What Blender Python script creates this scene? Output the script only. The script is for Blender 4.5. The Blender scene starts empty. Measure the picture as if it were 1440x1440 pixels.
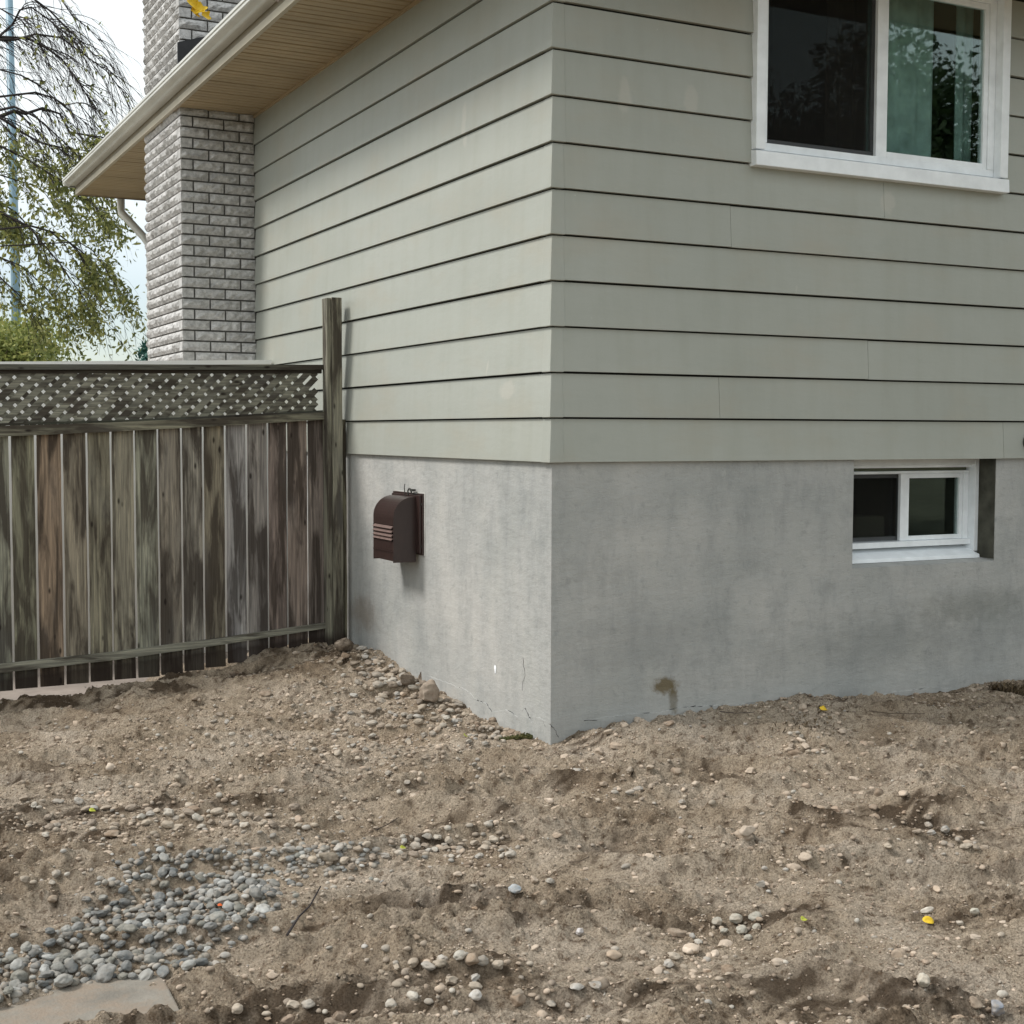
import bpy, math, random
import numpy as np
from mathutils import Vector, Matrix

R = math.radians
S = bpy.context.scene
col = S.collection
rng = np.random.default_rng(7)
random.seed(7)

# ------------------------------------------------------------------ camera
CAM = np.array([-2.9652, -5.4167, 1.4223]); FPX = 1930.1
YAW, PIT, ROL = R(27.0446), R(3.3146), R(0.1555)
_f = np.array([math.sin(YAW)*math.cos(PIT), math.cos(YAW)*math.cos(PIT), -math.sin(PIT)])
_r = np.array([math.cos(YAW), -math.sin(YAW), 0.0]); _u = np.cross(_r, _f)
_r2 = _r*math.cos(ROL)+_u*math.sin(ROL); _u2 = -_r*math.sin(ROL)+_u*math.cos(ROL)
cd = bpy.data.cameras.new('camera'); cam = bpy.data.objects.new('camera', cd); col.objects.link(cam)
M = Matrix.Identity(4)
for i in range(3):
    M[i][0] = _r2[i]; M[i][1] = _u2[i]; M[i][2] = -_f[i]; M[i][3] = CAM[i]
cam.matrix_world = M
cd.sensor_width = 36; cd.lens = 36*FPX/1440.0; cd.clip_start = 0.05; cd.clip_end = 600
S.camera = cam

def at(x, y, axis, v):
    """world point on the plane axis = v that the photograph shows at pixel x, y (for reading positions)"""
    d = _f+_r2*(x-720)/FPX-_u2*(y-720)/FPX
    return CAM+d*(v-CAM[axis])/d[axis]

# ------------------------------------------------------------------ world, sun, exposure
W = bpy.data.worlds.new("World"); S.world = W; W.use_nodes = True
wn, wl = W.node_tree.nodes, W.node_tree.links
wn.clear()
SUN = Vector((-0.60, 0.26, 0.76)).normalized()
sky = wn.new('ShaderNodeTexSky'); sky.sky_type = 'NISHITA'; sky.sun_disc = False
sky.sun_elevation = math.asin(SUN.z); sky.sun_rotation = math.atan2(SUN.x, SUN.y)
sky.air_density = 1.0; sky.dust_density = 0.6; sky.ozone_density = 1.0
tcw = wn.new('ShaderNodeTexCoord'); mpw = wn.new('ShaderNodeMapping'); mpw.inputs['Scale'].default_value = (1, 1, 2.4)
nzw = wn.new('ShaderNodeTexNoise'); nzw.inputs['Scale'].default_value = 2.2; nzw.inputs['Detail'].default_value = 7
rpw = wn.new('ShaderNodeValToRGB'); rpw.color_ramp.elements[0].position = 0.30; rpw.color_ramp.elements[0].color = (.55, .55, .55, 1)
rpw.color_ramp.elements[1].position = 0.58; rpw.color_ramp.elements[1].color = (.97, .97, .97, 1)
mxw = wn.new('ShaderNodeMixRGB'); mxw.inputs[2].default_value = (9.3, 9.75, 9.7, 1)
bgw = wn.new('ShaderNodeBackground'); bgw.inputs['Strength'].default_value = 0.056
ouw = wn.new('ShaderNodeOutputWorld')
wl.new(tcw.outputs['Generated'], mpw.inputs['Vector']); wl.new(mpw.outputs[0], nzw.inputs['Vector'])
wl.new(nzw.outputs['Fac'], rpw.inputs['Fac']); sxw = wn.new('ShaderNodeSeparateXYZ'); wl.new(tcw.outputs['Generated'], sxw.inputs[0])
mrw = wn.new('ShaderNodeMapRange'); mrw.interpolation_type = 'SMOOTHSTEP'; wl.new(sxw.outputs[2], mrw.inputs[0])
mrw.inputs[1].default_value = .03; mrw.inputs[2].default_value = .20; mrw.inputs[3].default_value = .2; mrw.inputs[4].default_value = 1.0
muw = wn.new('ShaderNodeMath'); muw.operation = 'MULTIPLY'; wl.new(rpw.outputs['Color'], muw.inputs[0]); wl.new(mrw.outputs[0], muw.inputs[1]); wl.new(muw.outputs[0], mxw.inputs[0])
wl.new(sky.outputs[0], mxw.inputs[1]); wl.new(mxw.outputs[0], bgw.inputs['Color']); wl.new(bgw.outputs[0], ouw.inputs['Surface'])
sd = bpy.data.lights.new('sun', 'SUN'); sd.energy = 1.36; sd.angle = R(15); sd.color = (1, .965, .915)
so = bpy.data.objects.new('sun', sd); col.objects.link(so)
so.rotation_euler = SUN.to_track_quat('Z', 'Y').to_euler(); so.location = (-8, 3, 12)
S.view_settings.view_transform = 'Standard'; S.view_settings.look = 'None'
S.view_settings.exposure = 1.20; S.view_settings.gamma = 1.0; S.view_settings.use_curve_mapping = False
S.cycles.max_bounces = 8

# ------------------------------------------------------------------ helpers
def tag(o, label=None, cat=None, group=None, kind=None):
    if label: o['label'] = label
    if cat: o['category'] = cat
    if group: o['group'] = group
    if kind: o['kind'] = kind
    return o

def empty(name, loc=(0, 0, 0)):
    o = bpy.data.objects.new(name, None); o.location = loc; o.empty_display_size = .2
    col.objects.link(o); return o

def put(o, parent):
    """parent o keeping its coordinates in the world (thing roots are only ever translated)"""
    if parent is not None:
        o.parent = parent
        q = parent; t = Vector((0, 0, 0))
        while q is not None:
            t += q.location; q = q.parent
        o.location = Vector(o.location)-t
    return o

class MB:
    def __init__(s): s.v = []; s.f = []; s.n = 0
    def add(s, v, f):
        s.v.extend([tuple(map(float, p)) for p in v]); s.f.extend([tuple(int(i)+s.n for i in q) for q in f]); s.n = len(s.v); return s
    def box(s, x0, x1, y0, y1, z0, z1):
        v = [(x0, y0, z0), (x1, y0, z0), (x1, y1, z0), (x0, y1, z0), (x0, y0, z1), (x1, y0, z1), (x1, y1, z1), (x0, y1, z1)]
        return s.add(v, [(0, 3, 2, 1), (4, 5, 6, 7), (0, 1, 5, 4), (1, 2, 6, 5), (2, 3, 7, 6), (3, 0, 4, 7)])
    def hexa(s, v):
        return s.add(v, [(0, 3, 2, 1), (4, 5, 6, 7), (0, 1, 5, 4), (1, 2, 6, 5), (2, 3, 7, 6), (3, 0, 4, 7)])
    def prism(s, prof, axis, a, b):
        """extrude a closed 2-D profile (list of (p, q)) along axis from a to b"""
        n = len(prof); v = []
        for t in (a, b):
            for p, q in prof:
                v.append({0: (t, p, q), 1: (p, t, q), 2: (p, q, t)}[axis])
        f = [(i, (i+1) % n, n+(i+1) % n, n+i) for i in range(n)]+[tuple(range(n))[::-1], tuple(range(n, 2*n))]
        return s.add(v, f)
    def tube(s, pts, rad, n=6, cap=True):
        pts = [Vector(p) for p in pts]; m = len(pts)
        if not hasattr(rad, '__len__'): rad = [rad]*m
        v = []; a = None
        for i, p in enumerate(pts):
            d = (pts[min(i+1, m-1)]-pts[max(i-1, 0)])
            d = d.normalized() if d.length > 1e-9 else Vector((0, 0, 1))
            if a is None:
                a = d.orthogonal().normalized()
            a = (a-d*a.dot(d)); a = a.normalized() if a.length > 1e-6 else d.orthogonal().normalized()
            b = d.cross(a)
            for k in range(n):
                t = 2*math.pi*k/n; v.append(p+(a*math.cos(t)+b*math.sin(t))*rad[i])
        f = [(i*n+k, i*n+(k+1) % n, (i+1)*n+(k+1) % n, (i+1)*n+k) for i in range(m-1) for k in range(n)]
        if cap: f += [tuple(range(n))[::-1], tuple(range((m-1)*n, m*n))]
        return s.add(v, f)
    def build(s, name, mat, parent=None, smooth=False, bevel=0, origin=None):
        me = bpy.data.meshes.new(name)
        v = s.v
        if origin is None:
            a = np.array(v); origin = ((a.min(0)+a.max(0))/2); origin = tuple(float(c) for c in origin)
        v = [(p[0]-origin[0], p[1]-origin[1], p[2]-origin[2]) for p in v]
        me.from_pydata(v, [], s.f); me.materials.append(mat)
        if smooth: me.shade_smooth()
        me.update()
        o = bpy.data.objects.new(name, me); o.location = origin; col.objects.link(o); put(o, parent)
        if bevel:
            b = o.modifiers.new('bevel', 'BEVEL'); b.width = bevel; b.segments = 2; b.limit_method = 'ANGLE'; b.angle_limit = R(40)
        return o

def fast_mesh(name, V, F, mat, parent=None, smooth=True, color=None, attrs=None):
    """numpy vertices (n,3), faces (m,3 or 4) -> one object"""
    me = bpy.data.meshes.new(name); V = np.asarray(V, dtype=np.float32); F = np.asarray(F, dtype=np.int32)
    k = F.shape[1]
    me.vertices.add(len(V)); me.vertices.foreach_set('co', V.ravel())
    me.loops.add(F.size); me.loops.foreach_set('vertex_index', F.ravel())
    me.polygons.add(len(F)); me.polygons.foreach_set('loop_start', np.arange(0, F.size, k, dtype=np.int32))
    if smooth: me.polygons.foreach_set('use_smooth', np.ones(len(F), dtype=bool))
    me.update(calc_edges=True); me.materials.append(mat)
    if color is not None:
        a = me.attributes.new('tint', 'FLOAT_COLOR', 'POINT')
        c = np.ones((len(V), 4), dtype=np.float32); c[:, :3] = color; a.data.foreach_set('color', c.ravel())
    for nm, arr in (attrs or {}).items():
        a = me.attributes.new(nm, 'FLOAT', 'POINT'); a.data.foreach_set('value', np.asarray(arr, dtype=np.float32))
    o = bpy.data.objects.new(name, me); col.objects.link(o); put(o, parent); return o

# noise -------------------------------------------------------------
_perm = np.random.default_rng(11).permutation(4096)
_g = np.random.default_rng(12).uniform(0, 2*np.pi, 4096); _gx, _gy = np.cos(_g), np.sin(_g)
def pn(x, y, seed=0):
    x = np.asarray(x, float)+seed*17.31; y = np.asarray(y, float)+seed*9.77
    xi = np.floor(x).astype(int); yi = np.floor(y).astype(int); xf = x-xi; yf = y-yi
    def g(ix, iy, fx, fy):
        h = _perm[(_perm[ix & 4095]+iy) & 4095]; return _gx[h]*fx+_gy[h]*fy
    u = xf**3*(xf*(xf*6-15)+10); v = yf**3*(yf*(yf*6-15)+10)
    a = g(xi, yi, xf, yf); b = g(xi+1, yi, xf-1, yf); c = g(xi, yi+1, xf, yf-1); d = g(xi+1, yi+1, xf-1, yf-1)
    return ((a+(b-a)*u)+((c+(d-c)*u)-(a+(b-a)*u))*v)*1.5
def cells(x, y, seed=0):
    """distance to the nearest scattered point and that point's own random number"""
    x = np.asarray(x, float)+seed*3.7; y = np.asarray(y, float)+seed*5.1; xi = np.floor(x).astype(int); yi = np.floor(y).astype(int)
    best = np.full(x.shape, 9.); rid = np.zeros(x.shape)
    for i in (-1, 0, 1):
        for j in (-1, 0, 1):
            h = _perm[(_perm[(xi+i) & 4095]+yi+j) & 4095]; h2 = _perm[(h+77) & 4095]
            d = np.hypot(xi+i+h/4096-x, yi+j+h2/4096-y); m_ = d < best; best = np.where(m_, d, best); rid = np.where(m_, _perm[(h+191) & 4095]/4096, rid)
    return best, rid
def n3(P, sc, seed=0):
    """cheap 3-D noise from three planar slices"""
    x, y, z = P[:, 0]*sc, P[:, 1]*sc, P[:, 2]*sc
    return (pn(x+z*.7, y-z*.4, seed)+pn(y+x*.6, z-x*.3, seed+5)+pn(z+y*.5, x+y*.2, seed+9))/2.0

def ico(sub):
    t = (1+5**.5)/2
    v = [(-1, t, 0), (1, t, 0), (-1, -t, 0), (1, -t, 0), (0, -1, t), (0, 1, t), (0, -1, -t), (0, 1, -t), (t, 0, -1), (t, 0, 1), (-t, 0, -1), (-t, 0, 1)]
    f = [(0, 11, 5), (0, 5, 1), (0, 1, 7), (0, 7, 10), (0, 10, 11), (1, 5, 9), (5, 11, 4), (11, 10, 2), (10, 7, 6), (7, 1, 8), (3, 9, 4), (3, 4, 2), (3, 2, 6), (3, 6, 8), (3, 8, 9), (4, 9, 5), (2, 4, 11), (6, 2, 10), (8, 6, 7), (9, 8, 1)]
    v = [np.array(p)/np.linalg.norm(p) for p in v]
    for _ in range(sub):
        c = {}; nf = []
        def mid(a, b):
            k = (min(a, b), max(a, b))
            if k not in c:
                m = v[a]+v[b]; v.append(m/np.linalg.norm(m)); c[k] = len(v)-1
            return c[k]
        for a, b, d in f:
            x, y, z = mid(a, b), mid(b, d), mid(d, a); nf += [(a, x, z), (b, y, x), (d, z, y), (x, y, z)]
        f = nf
    return np.array(v), np.array(f)

# materials -----------------------------------------------------------
def mat(name, rough=.6, spec=.4):
    m = bpy.data.materials.new(name); m.use_nodes = True; nt = m.node_tree
    b = nt.nodes['Principled BSDF']; b.inputs['Roughness'].default_value = rough; b.inputs['Specular IOR Level'].default_value = spec
    return m, nt, b
def N(nt, t, **k):
    n = nt.nodes.new(t)
    for a, v in k.items():
        if a in n.inputs: n.inputs[a].default_value = v
        else: setattr(n, a, v)
    return n
def L(nt, a, b): nt.links.new(a, b)
def coords(nt, scale=(1, 1, 1), world=True, rot=(0, 0, 0)):
    if world:
        g = N(nt, 'ShaderNodeNewGeometry'); src = g.outputs['Position']
    else:
        g = N(nt, 'ShaderNodeTexCoord'); src = g.outputs['Object']
    mp = N(nt, 'ShaderNodeMapping'); mp.inputs['Scale'].default_value = scale; mp.inputs['Rotation'].default_value = rot
    L(nt, src, mp.inputs['Vector']); return mp.outputs[0]
def noise(nt, vec, scale, detail=5, rough=.55, dist=0):
    n = N(nt, 'ShaderNodeTexNoise'); n.inputs['Scale'].default_value = scale; n.inputs['Detail'].default_value = detail
    n.inputs['Roughness'].default_value = rough; n.inputs['Distortion'].default_value = dist
    L(nt, vec, n.inputs['Vector']); return n.outputs['Fac']
def ramp(nt, fac, stops):
    r = N(nt, 'ShaderNodeValToRGB'); e = r.color_ramp.elements
    while len(e) < len(stops): e.new(.5)
    for i, (p, c) in enumerate(stops):
        e[i].position = p; e[i].color = (c if hasattr(c, '__len__') else (c, c, c))+((1,) if (hasattr(c, '__len__')) else (1,)) if hasattr(c, '__len__') else (c, c, c, 1)
    L(nt, fac, r.inputs['Fac']); return r.outputs['Color']
def mix(nt, fac, a, b, mode='MIX'):
    m = N(nt, 'ShaderNodeMixRGB', blend_type=mode)
    for i, s in ((0, fac), (1, a), (2, b)):
        if hasattr(s, 'is_linked'): L(nt, s, m.inputs[i])
        elif i == 0: m.inputs[0].default_value = s
        else: m.inputs[i].default_value = tuple(s)+(1,) if len(s) == 3 else s
    return m.outputs[0]
def mth(nt, op, a, b=0.0):
    m = N(nt, 'ShaderNodeMath', operation=op)
    for i, s in enumerate((a, b)):
        if hasattr(s, 'is_linked'): L(nt, s, m.inputs[i])
        else: m.inputs[i].default_value = s
    return m.outputs[0]
def bump(nt, b, h, strength, dist, prev=None):
    n = N(nt, 'ShaderNodeBump'); n.inputs['Strength'].default_value = strength; n.inputs['Distance'].default_value = dist
    L(nt, h, n.inputs['Height'])
    if prev is not None: L(nt, prev, n.inputs['Normal'])
    L(nt, n.outputs[0], b.inputs['Normal']); return n.outputs[0]
def blob(nt, c, rad, soft=.5, ns=9):
    """0..1 mask: a noisy ellipsoid at world point c"""
    g = N(nt, 'ShaderNodeNewGeometry')
    s = N(nt, 'ShaderNodeVectorMath', operation='SUBTRACT'); L(nt, g.outputs['Position'], s.inputs[0]); s.inputs[1].default_value = c
    q = N(nt, 'ShaderNodeVectorMath', operation='DIVIDE'); L(nt, s.outputs[0], q.inputs[0]); q.inputs[1].default_value = rad
    l = N(nt, 'ShaderNodeVectorMath', operation='LENGTH'); L(nt, q.outputs[0], l.inputs[0])
    nz = noise(nt, g.outputs['Position'], ns, 6, .7)
    t = mth(nt, 'ADD', l.outputs['Value'], mth(nt, 'MULTIPLY', mth(nt, 'SUBTRACT', nz, .5), 1.6))
    mr = N(nt, 'ShaderNodeMapRange', interpolation_type='SMOOTHSTEP'); L(nt, t, mr.inputs[0])
    mr.inputs[1].default_value = 1-soft; mr.inputs[2].default_value = 1+soft*.4; mr.inputs[3].default_value = 1; mr.inputs[4].default_value = 0
    return mr.outputs[0]

def simple(name, c, rough=.6, spec=.4, var=.12, sc=6, metal=0, bm=0, bsc=40):
    m, nt, b = mat(name, rough, spec); v = coords(nt)
    n = noise(nt, v, sc, 6)
    L(nt, ramp(nt, n, [(.3, tuple(x*(1-var) for x in c)), (.7, tuple(min(1, x*(1+var)) for x in c))]), b.inputs['Base Color'])
    b.inputs['Metallic'].default_value = metal
    if bm: bump(nt, b, noise(nt, v, bsc, 4), bm, .01)
    return m

def m_siding():
    m, nt, b = mat('siding_paint', .5, .35); v = coords(nt)
    base = ramp(nt, noise(nt, coords(nt, (.6, .6, 1.6)), 1.3, 4), [(.3, (.356, .369, .328)), (.7, (.397, .409, .368))])
    st = ramp(nt, noise(nt, coords(nt, (7, 7, .8)), 1.2, 6, .65), [(.45, (1, 1, 1)), (.75, (.93, .925, .90))])
    c = mix(nt, 1, base, st, 'MULTIPLY')
    oi = N(nt, 'ShaderNodeObjectInfo')
    c = mix(nt, 1, c, ramp(nt, oi.outputs['Random'], [(0, (.965, .965, .965)), (1, (1.0, 1.0, 1.0))]), 'MULTIPLY')
    c = mix(nt, ramp(nt, noise(nt, coords(nt, (1, 1, 2.2)), 1.7, 5, .6), [(.5, 0.), (.7, .45)]), c, (.375, .35, .285))
    c = mix(nt, ramp(nt, noise(nt, coords(nt, (1, 1, 1.3)), 7, 6, .7), [(.56, 0.), (.8, .3)]), c, (.28, .30, .26))
    spots = ramp(nt, noise(nt, coords(nt, (9, 9, 3.2)), .8, 3, .5), [(.735, 0.), (.76, .55)])
    c = mix(nt, spots, c, (.47, .46, .41))
    for p, rd in (((.36, 0, 2.95), (.035, .5, .085)), ((.72, 0, 2.97), (.04, .5, .07)), ((1.93, 0, 2.59), (.05, .5, .06)), ((0, .9, 2.95), (.5, .03, .11)), ((0, .42, 1.62), (.5, .09, .05))):
        c = mix(nt, mth(nt, 'MULTIPLY', blob(nt, p, rd, .35), .5), c, (.47, .455, .40))
    fl = ramp(nt, noise(nt, v, 70, 2), [(.78, 0.), (.80, .7)])
    c = mix(nt, fl, c, (.55, .54, .5))
    L(nt, c, b.inputs['Base Color'])
    bump(nt, b, noise(nt, coords(nt, (1, 1, 3)), 9, 4), .12, .01)
    return m
def m_concrete():
    m, nt, b = mat('parged_concrete', .9, .2); v = coords(nt)
    c = ramp(nt, noise(nt, v, 1.4, 8, .6), [(.34, (.335, .343, .332)), (.5, (.40, .400, .385)), (.64, (.455, .447, .425))])
    c = mix(nt, 1, c, ramp(nt, noise(nt, coords(nt, (1, 1, .35)), 6, 6, .7), [(.34, (.84, .85, .855)), (.5, (1, 1, 1)), (.66, (1.06, 1.055, 1.04))]), 'MULTIPLY')
    c = mix(nt, ramp(nt, noise(nt, v, 17, 6, .7), [(.55, 0.), (.72, .6)]), c, (.25, .26, .25))
    c = mix(nt, ramp(nt, noise(nt, coords(nt, (1, 1, .7)), 5, 7, .7, .6), [(.60, 0.), (.78, .4)]), c, (.45, .44, .42))
    c = mix(nt, ramp(nt, noise(nt, coords(nt, (1, 1, .45)), 31, 8, .75, .5), [(.58, 0.), (.70, .35)]), c, (.50, .495, .475))
    c = mix(nt, ramp(nt, noise(nt, coords(nt, (1, 1, 2.5), rot=(0, .5, 0)), 13, 8, .75, 1.), [(.60, 0.), (.70, .3)]), c, (.24, .25, .24))
    c = mix(nt, ramp(nt, noise(nt, v, 120, 2), [(.72, 0.), (.78, .6)]), c, (.16, .15, .13))
    c = mix(nt, mth(nt, 'MULTIPLY', blob(nt, (0, 2.4, .32), (.5, .28, .12), .8), .6), c, (.22, .18, .14))
    c = mix(nt, mth(nt, 'MULTIPLY', blob(nt, (2.0, 0, .35), (.9, .5, .16), .9), .45), c, (.19, .20, .19))
    c = mix(nt, mth(nt, 'MULTIPLY', blob(nt, (2.6, 0, .5), (.5, .5, .1), .9), .5), c, (.18, .185, .165))
    c = mix(nt, mth(nt, 'MULTIPLY', blob(nt, (.5, 0, .42), (.45, .5, .16), .9), .35), c, (.21, .22, .215))
    c = mix(nt, mth(nt, 'MULTIPLY', blob(nt, (.62, 0, .225), (.075, .5, .045), .5, 26), .9), c, (.15, .115, .06))
    c = mix(nt, mth(nt, 'MULTIPLY', blob(nt, (.665, 0, .16), (.03, .5, .07), .5, 26), .85), c, (.13, .10, .05))
    c = mix(nt, mth(nt, 'MULTIPLY', blob(nt, (1.3, 0, .14), (1.5, .5, .05), .9), .4), c, (.40, .41, .40))
    L(nt, c, b.inputs['Base Color'])
    p = bump(nt, b, noise(nt, coords(nt, (1, 1, 2.0)), 5, 8, .65), .35, .03)
    bump(nt, b, noise(nt, v, 120, 4), .25, .004, p)
    return m
def m_wood():
    """weathered boards: tint by the object's colour, grain along z of the board's own space"""
    m, nt, b = mat('weathered_wood', .85, .2)
    oi = N(nt, 'ShaderNodeObjectInfo')
    g = N(nt, 'ShaderNodeNewGeometry')
    off = N(nt, 'ShaderNodeVectorMath', operation='MULTIPLY_ADD')
    cb = N(nt, 'ShaderNodeCombineXYZ'); L(nt, mth(nt, 'MULTIPLY', oi.outputs['Random'], 37.), cb.inputs[2]); L(nt, mth(nt, 'MULTIPLY', oi.outputs['Random'], 11.), cb.inputs[0])
    L(nt, g.outputs['Position'], off.inputs[0]); off.inputs[1].default_value = (1, 1, 1); L(nt, cb.outputs[0], off.inputs[2])
    def mp(s):
        q = N(nt, 'ShaderNodeMapping'); q.inputs['Scale'].default_value = s; L(nt, off.outputs[0], q.inputs['Vector']); return q.outputs[0]
    gr = noise(nt, mp((60, 60, 1.6)), 1.4, 8, .72, .6)
    blot = noise(nt, mp((14, 14, 1.8)), 1.0, 5, .6, .4)
    big = noise(nt, mp((4, 4, 1.3)), 1, 3)
    c = mix(nt, 1, oi.outputs['Color'], ramp(nt, gr, [(.28, (.35, .35, .35)), (.5, (1.0, 1.0, 1.0)), (.70, (1.9, 1.87, 1.8))]), 'MULTIPLY')
    c = mix(nt, ramp(nt, blot, [(.45, 0.), (.58, .82)]), c, (.040, .030, .024))
    c = mix(nt, ramp(nt, big, [(.56, 0.), (.75, .35)]), c, (.17, .17, .165))
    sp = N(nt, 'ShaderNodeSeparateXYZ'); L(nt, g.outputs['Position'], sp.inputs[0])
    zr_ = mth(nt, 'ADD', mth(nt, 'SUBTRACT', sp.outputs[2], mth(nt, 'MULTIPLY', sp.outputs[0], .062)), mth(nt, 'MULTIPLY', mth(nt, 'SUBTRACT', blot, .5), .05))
    c = mix(nt, ramp(nt, zr_, [(.15, .85), (.205, 0.)]), c, (.030, .020, .015))  # dirt on the board bottoms, with the rail's shadow painted in as well
    # knots
    vo = N(nt, 'ShaderNodeTexVoronoi'); vo.inputs['Scale'].default_value = 1.0; L(nt, mp((13, 13, 5)), vo.inputs['Vector'])
    kn = ramp(nt, vo.outputs['Distance'], [(.06, 1.), (.13, 0.)])
    c = mix(nt, mth(nt, 'MULTIPLY', kn, .85), c, (.015, .01, .008))
    L(nt, c, b.inputs['Base Color'])
    bump(nt, b, gr, .5, .004)
    return m
def m_soil():
    m, nt, b = mat('dry_soil', .97, .12); v = coords(nt)
    at_ = N(nt, 'ShaderNodeAttribute', attribute_name='damp')
    n1 = noise(nt, v, 2.2, 6, .6); n2 = noise(nt, v, 22, 8, .7); n3_ = noise(nt, v, 140, 4, .7)
    c = ramp(nt, n1, [(.32, (.325, .245, .170)), (.48, (.465, .375, .280)), (.66, (.565, .475, .380))])
    c = mix(nt, 1, c, ramp(nt, n2, [(.34, (.34, .29, .25)), (.47, (.95, .95, .95)), (.75, (1.22, 1.21, 1.2))]), 'MULTIPLY')
    c = mix(nt, 1, c, ramp(nt, n3_, [(.32, (.45, .43, .41)), (.5, (1.0, 1.0, 1.0)), (.7, (1.3, 1.3, 1.3))]), 'MULTIPLY')
    d = mth(nt, 'ADD', at_.outputs['Fac'], mth(nt, 'MULTIPLY', mth(nt, 'SUBTRACT', n2, .5), .9))
    c = mix(nt, ramp(nt, d, [(.22, 0.), (.62, .88)]), c, (.072, .048, .030))
    vo = N(nt, 'ShaderNodeTexVoronoi'); vo.inputs['Scale'].default_value = 95; L(nt, v, vo.inputs['Vector'])
    c = mix(nt, mth(nt, 'MULTIPLY', ramp(nt, vo.outputs['Distance'], [(.1, .5), (.28, 0.)]), ramp(nt, d, [(.2, 1.), (.4, .15)])), c, (.46, .40, .33))
    L(nt, c, b.inputs['Base Color'])
    p = bump(nt, b, noise(nt, v, 60, 9, .8), 1.0, .026)
    bump(nt, b, vo.outputs['Distance'], .5, -.006, p)
    return m
def m_stone(name, attr, dusty=.62):
    m, nt, b = mat(name, .85, .25)
    if attr:
        a = N(nt, 'ShaderNodeAttribute', attribute_name='tint'); cc = a.outputs['Color']
    else:
        a = N(nt, 'ShaderNodeObjectInfo'); cc = a.outputs['Color']
    v = coords(nt)
    c = mix(nt, 1, cc, ramp(nt, noise(nt, v, 60, 7, .65), [(.3, (.72, .72, .72)), (.7, (1.2, 1.2, 1.2))]), 'MULTIPLY')
    g = N(nt, 'ShaderNodeNewGeometry'); sp = N(nt, 'ShaderNodeSeparateXYZ'); 
    dust = ramp(nt, noise(nt, v, 24, 7, .7), [(.42, 0.), (.62, dusty)])
    c = mix(nt, dust, c, (.40, .33, .26))
    L(nt, c, b.inputs['Base Color']); bump(nt, b, noise(nt, v, 180, 5, .6), .3, .003)
    return m
def m_brick():
    m, nt, b = mat('split_face_brick', .9, .2); v = coords(nt); oi = N(nt, 'ShaderNodeObjectInfo')
    c = ramp(nt, noise(nt, v, 26, 7, .7), [(.30, (.33, .325, .32)), (.5, (.53, .525, .515)), (.68, (.70, .69, .68))])
    c = mix(nt, 1, c, ramp(nt, oi.outputs['Random'], [(0, (.84, .83, .82)), (1, (1.05, 1.04, 1.04))]), 'MULTIPLY')
    L(nt, c, b.inputs['Base Color']); bump(nt, b, noise(nt, v, 90, 6, .7), .6, .006); return m
def m_leaf(name, stops, trans=.35):
    m, nt, b = mat(name, .55, .35)
    g = N(nt, 'ShaderNodeNewGeometry')
    c = ramp(nt, g.outputs['Random Per Island'], stops); L(nt, c, b.inputs['Base Color'])
    tr = N(nt, 'ShaderNodeBsdfTranslucent'); L(nt, c, tr.inputs['Color']); mx = N(nt, 'ShaderNodeMixShader'); mx.inputs[0].default_value = trans
    L(nt, b.outputs[0], mx.inputs[1]); L(nt, tr.outputs[0], mx.inputs[2]); L(nt, mx.outputs[0], nt.nodes['Material Output'].inputs['Surface']); return m
def m_glass(tint=(.85, .90, .89)):
    m, nt, b = mat('window_glass'); nt.nodes.remove(b)
    lwt = N(nt, 'ShaderNodeLayerWeight'); lwt.inputs['Blend'].default_value = .5
    fz = mth(nt, 'ADD', mth(nt, 'MULTIPLY', mth(nt, 'POWER', lwt.outputs['Facing'], 3.0), .95), .06)
    t = N(nt, 'ShaderNodeBsdfTransparent'); t.inputs['Color'].default_value = tint+(1,)
    gl = N(nt, 'ShaderNodeBsdfGlossy'); gl.inputs['Roughness'].default_value = .015; gl.inputs['Color'].default_value = (.85, 1, .98, 1)
    v = coords(nt); bn = N(nt, 'ShaderNodeBump'); bn.inputs['Strength'].default_value = .03; bn.inputs['Distance'].default_value = .02
    L(nt, noise(nt, v, 3, 2), bn.inputs['Height']); L(nt, bn.outputs[0], gl.inputs['Normal'])
    mx = N(nt, 'ShaderNodeMixShader'); L(nt, fz, mx.inputs[0]); L(nt, t.outputs[0], mx.inputs[1]); L(nt, gl.outputs[0], mx.inputs[2])
    L(nt, mx.outputs[0], nt.nodes['Material Output'].inputs['Surface']); return m

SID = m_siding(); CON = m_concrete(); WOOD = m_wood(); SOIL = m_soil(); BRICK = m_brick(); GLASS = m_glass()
PEBM = m_stone('river_pebble', False, .22); STONE = m_stone('stone', False); GRAVEL = m_stone('gravel_stone', True)
WHITE = simple('white_vinyl', (.86, .89, .91), .38, .5, .09, 9, bm=.05)
CREAM = simple('cream_metal', (.60, .595, .545), .35, .5, .10, 3)
SOFF = simple('tan_soffit', (.40, .31, .19), .5, .3, .12, 2.5)
TRIM = simple('tan_trim', (.45, .40, .30), .5, .4, .10, 4)
ROOF = simple('dark_shingle', (.05, .047, .045), .95, .2, .4, 60, bm=.6)
BLACK = simple('black_flashing', (.018, .018, .019), .5, .4, .3, 20)
MORT = simple('dark_mortar', (.135, .13, .12), .95, .1, .3, 30, bm=.4)
BROWN = simple('brown_enamel', (.032, .017, .015), .30, .65, .18, 25, bm=.06)
DARKM = simple('dark_metal', (.05, .05, .045), .5, .5, .3, 30)
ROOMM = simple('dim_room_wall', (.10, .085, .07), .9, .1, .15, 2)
CURT = simple('dark_curtain', (.17, .13, .11), .9, .1, .2, 14)
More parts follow.
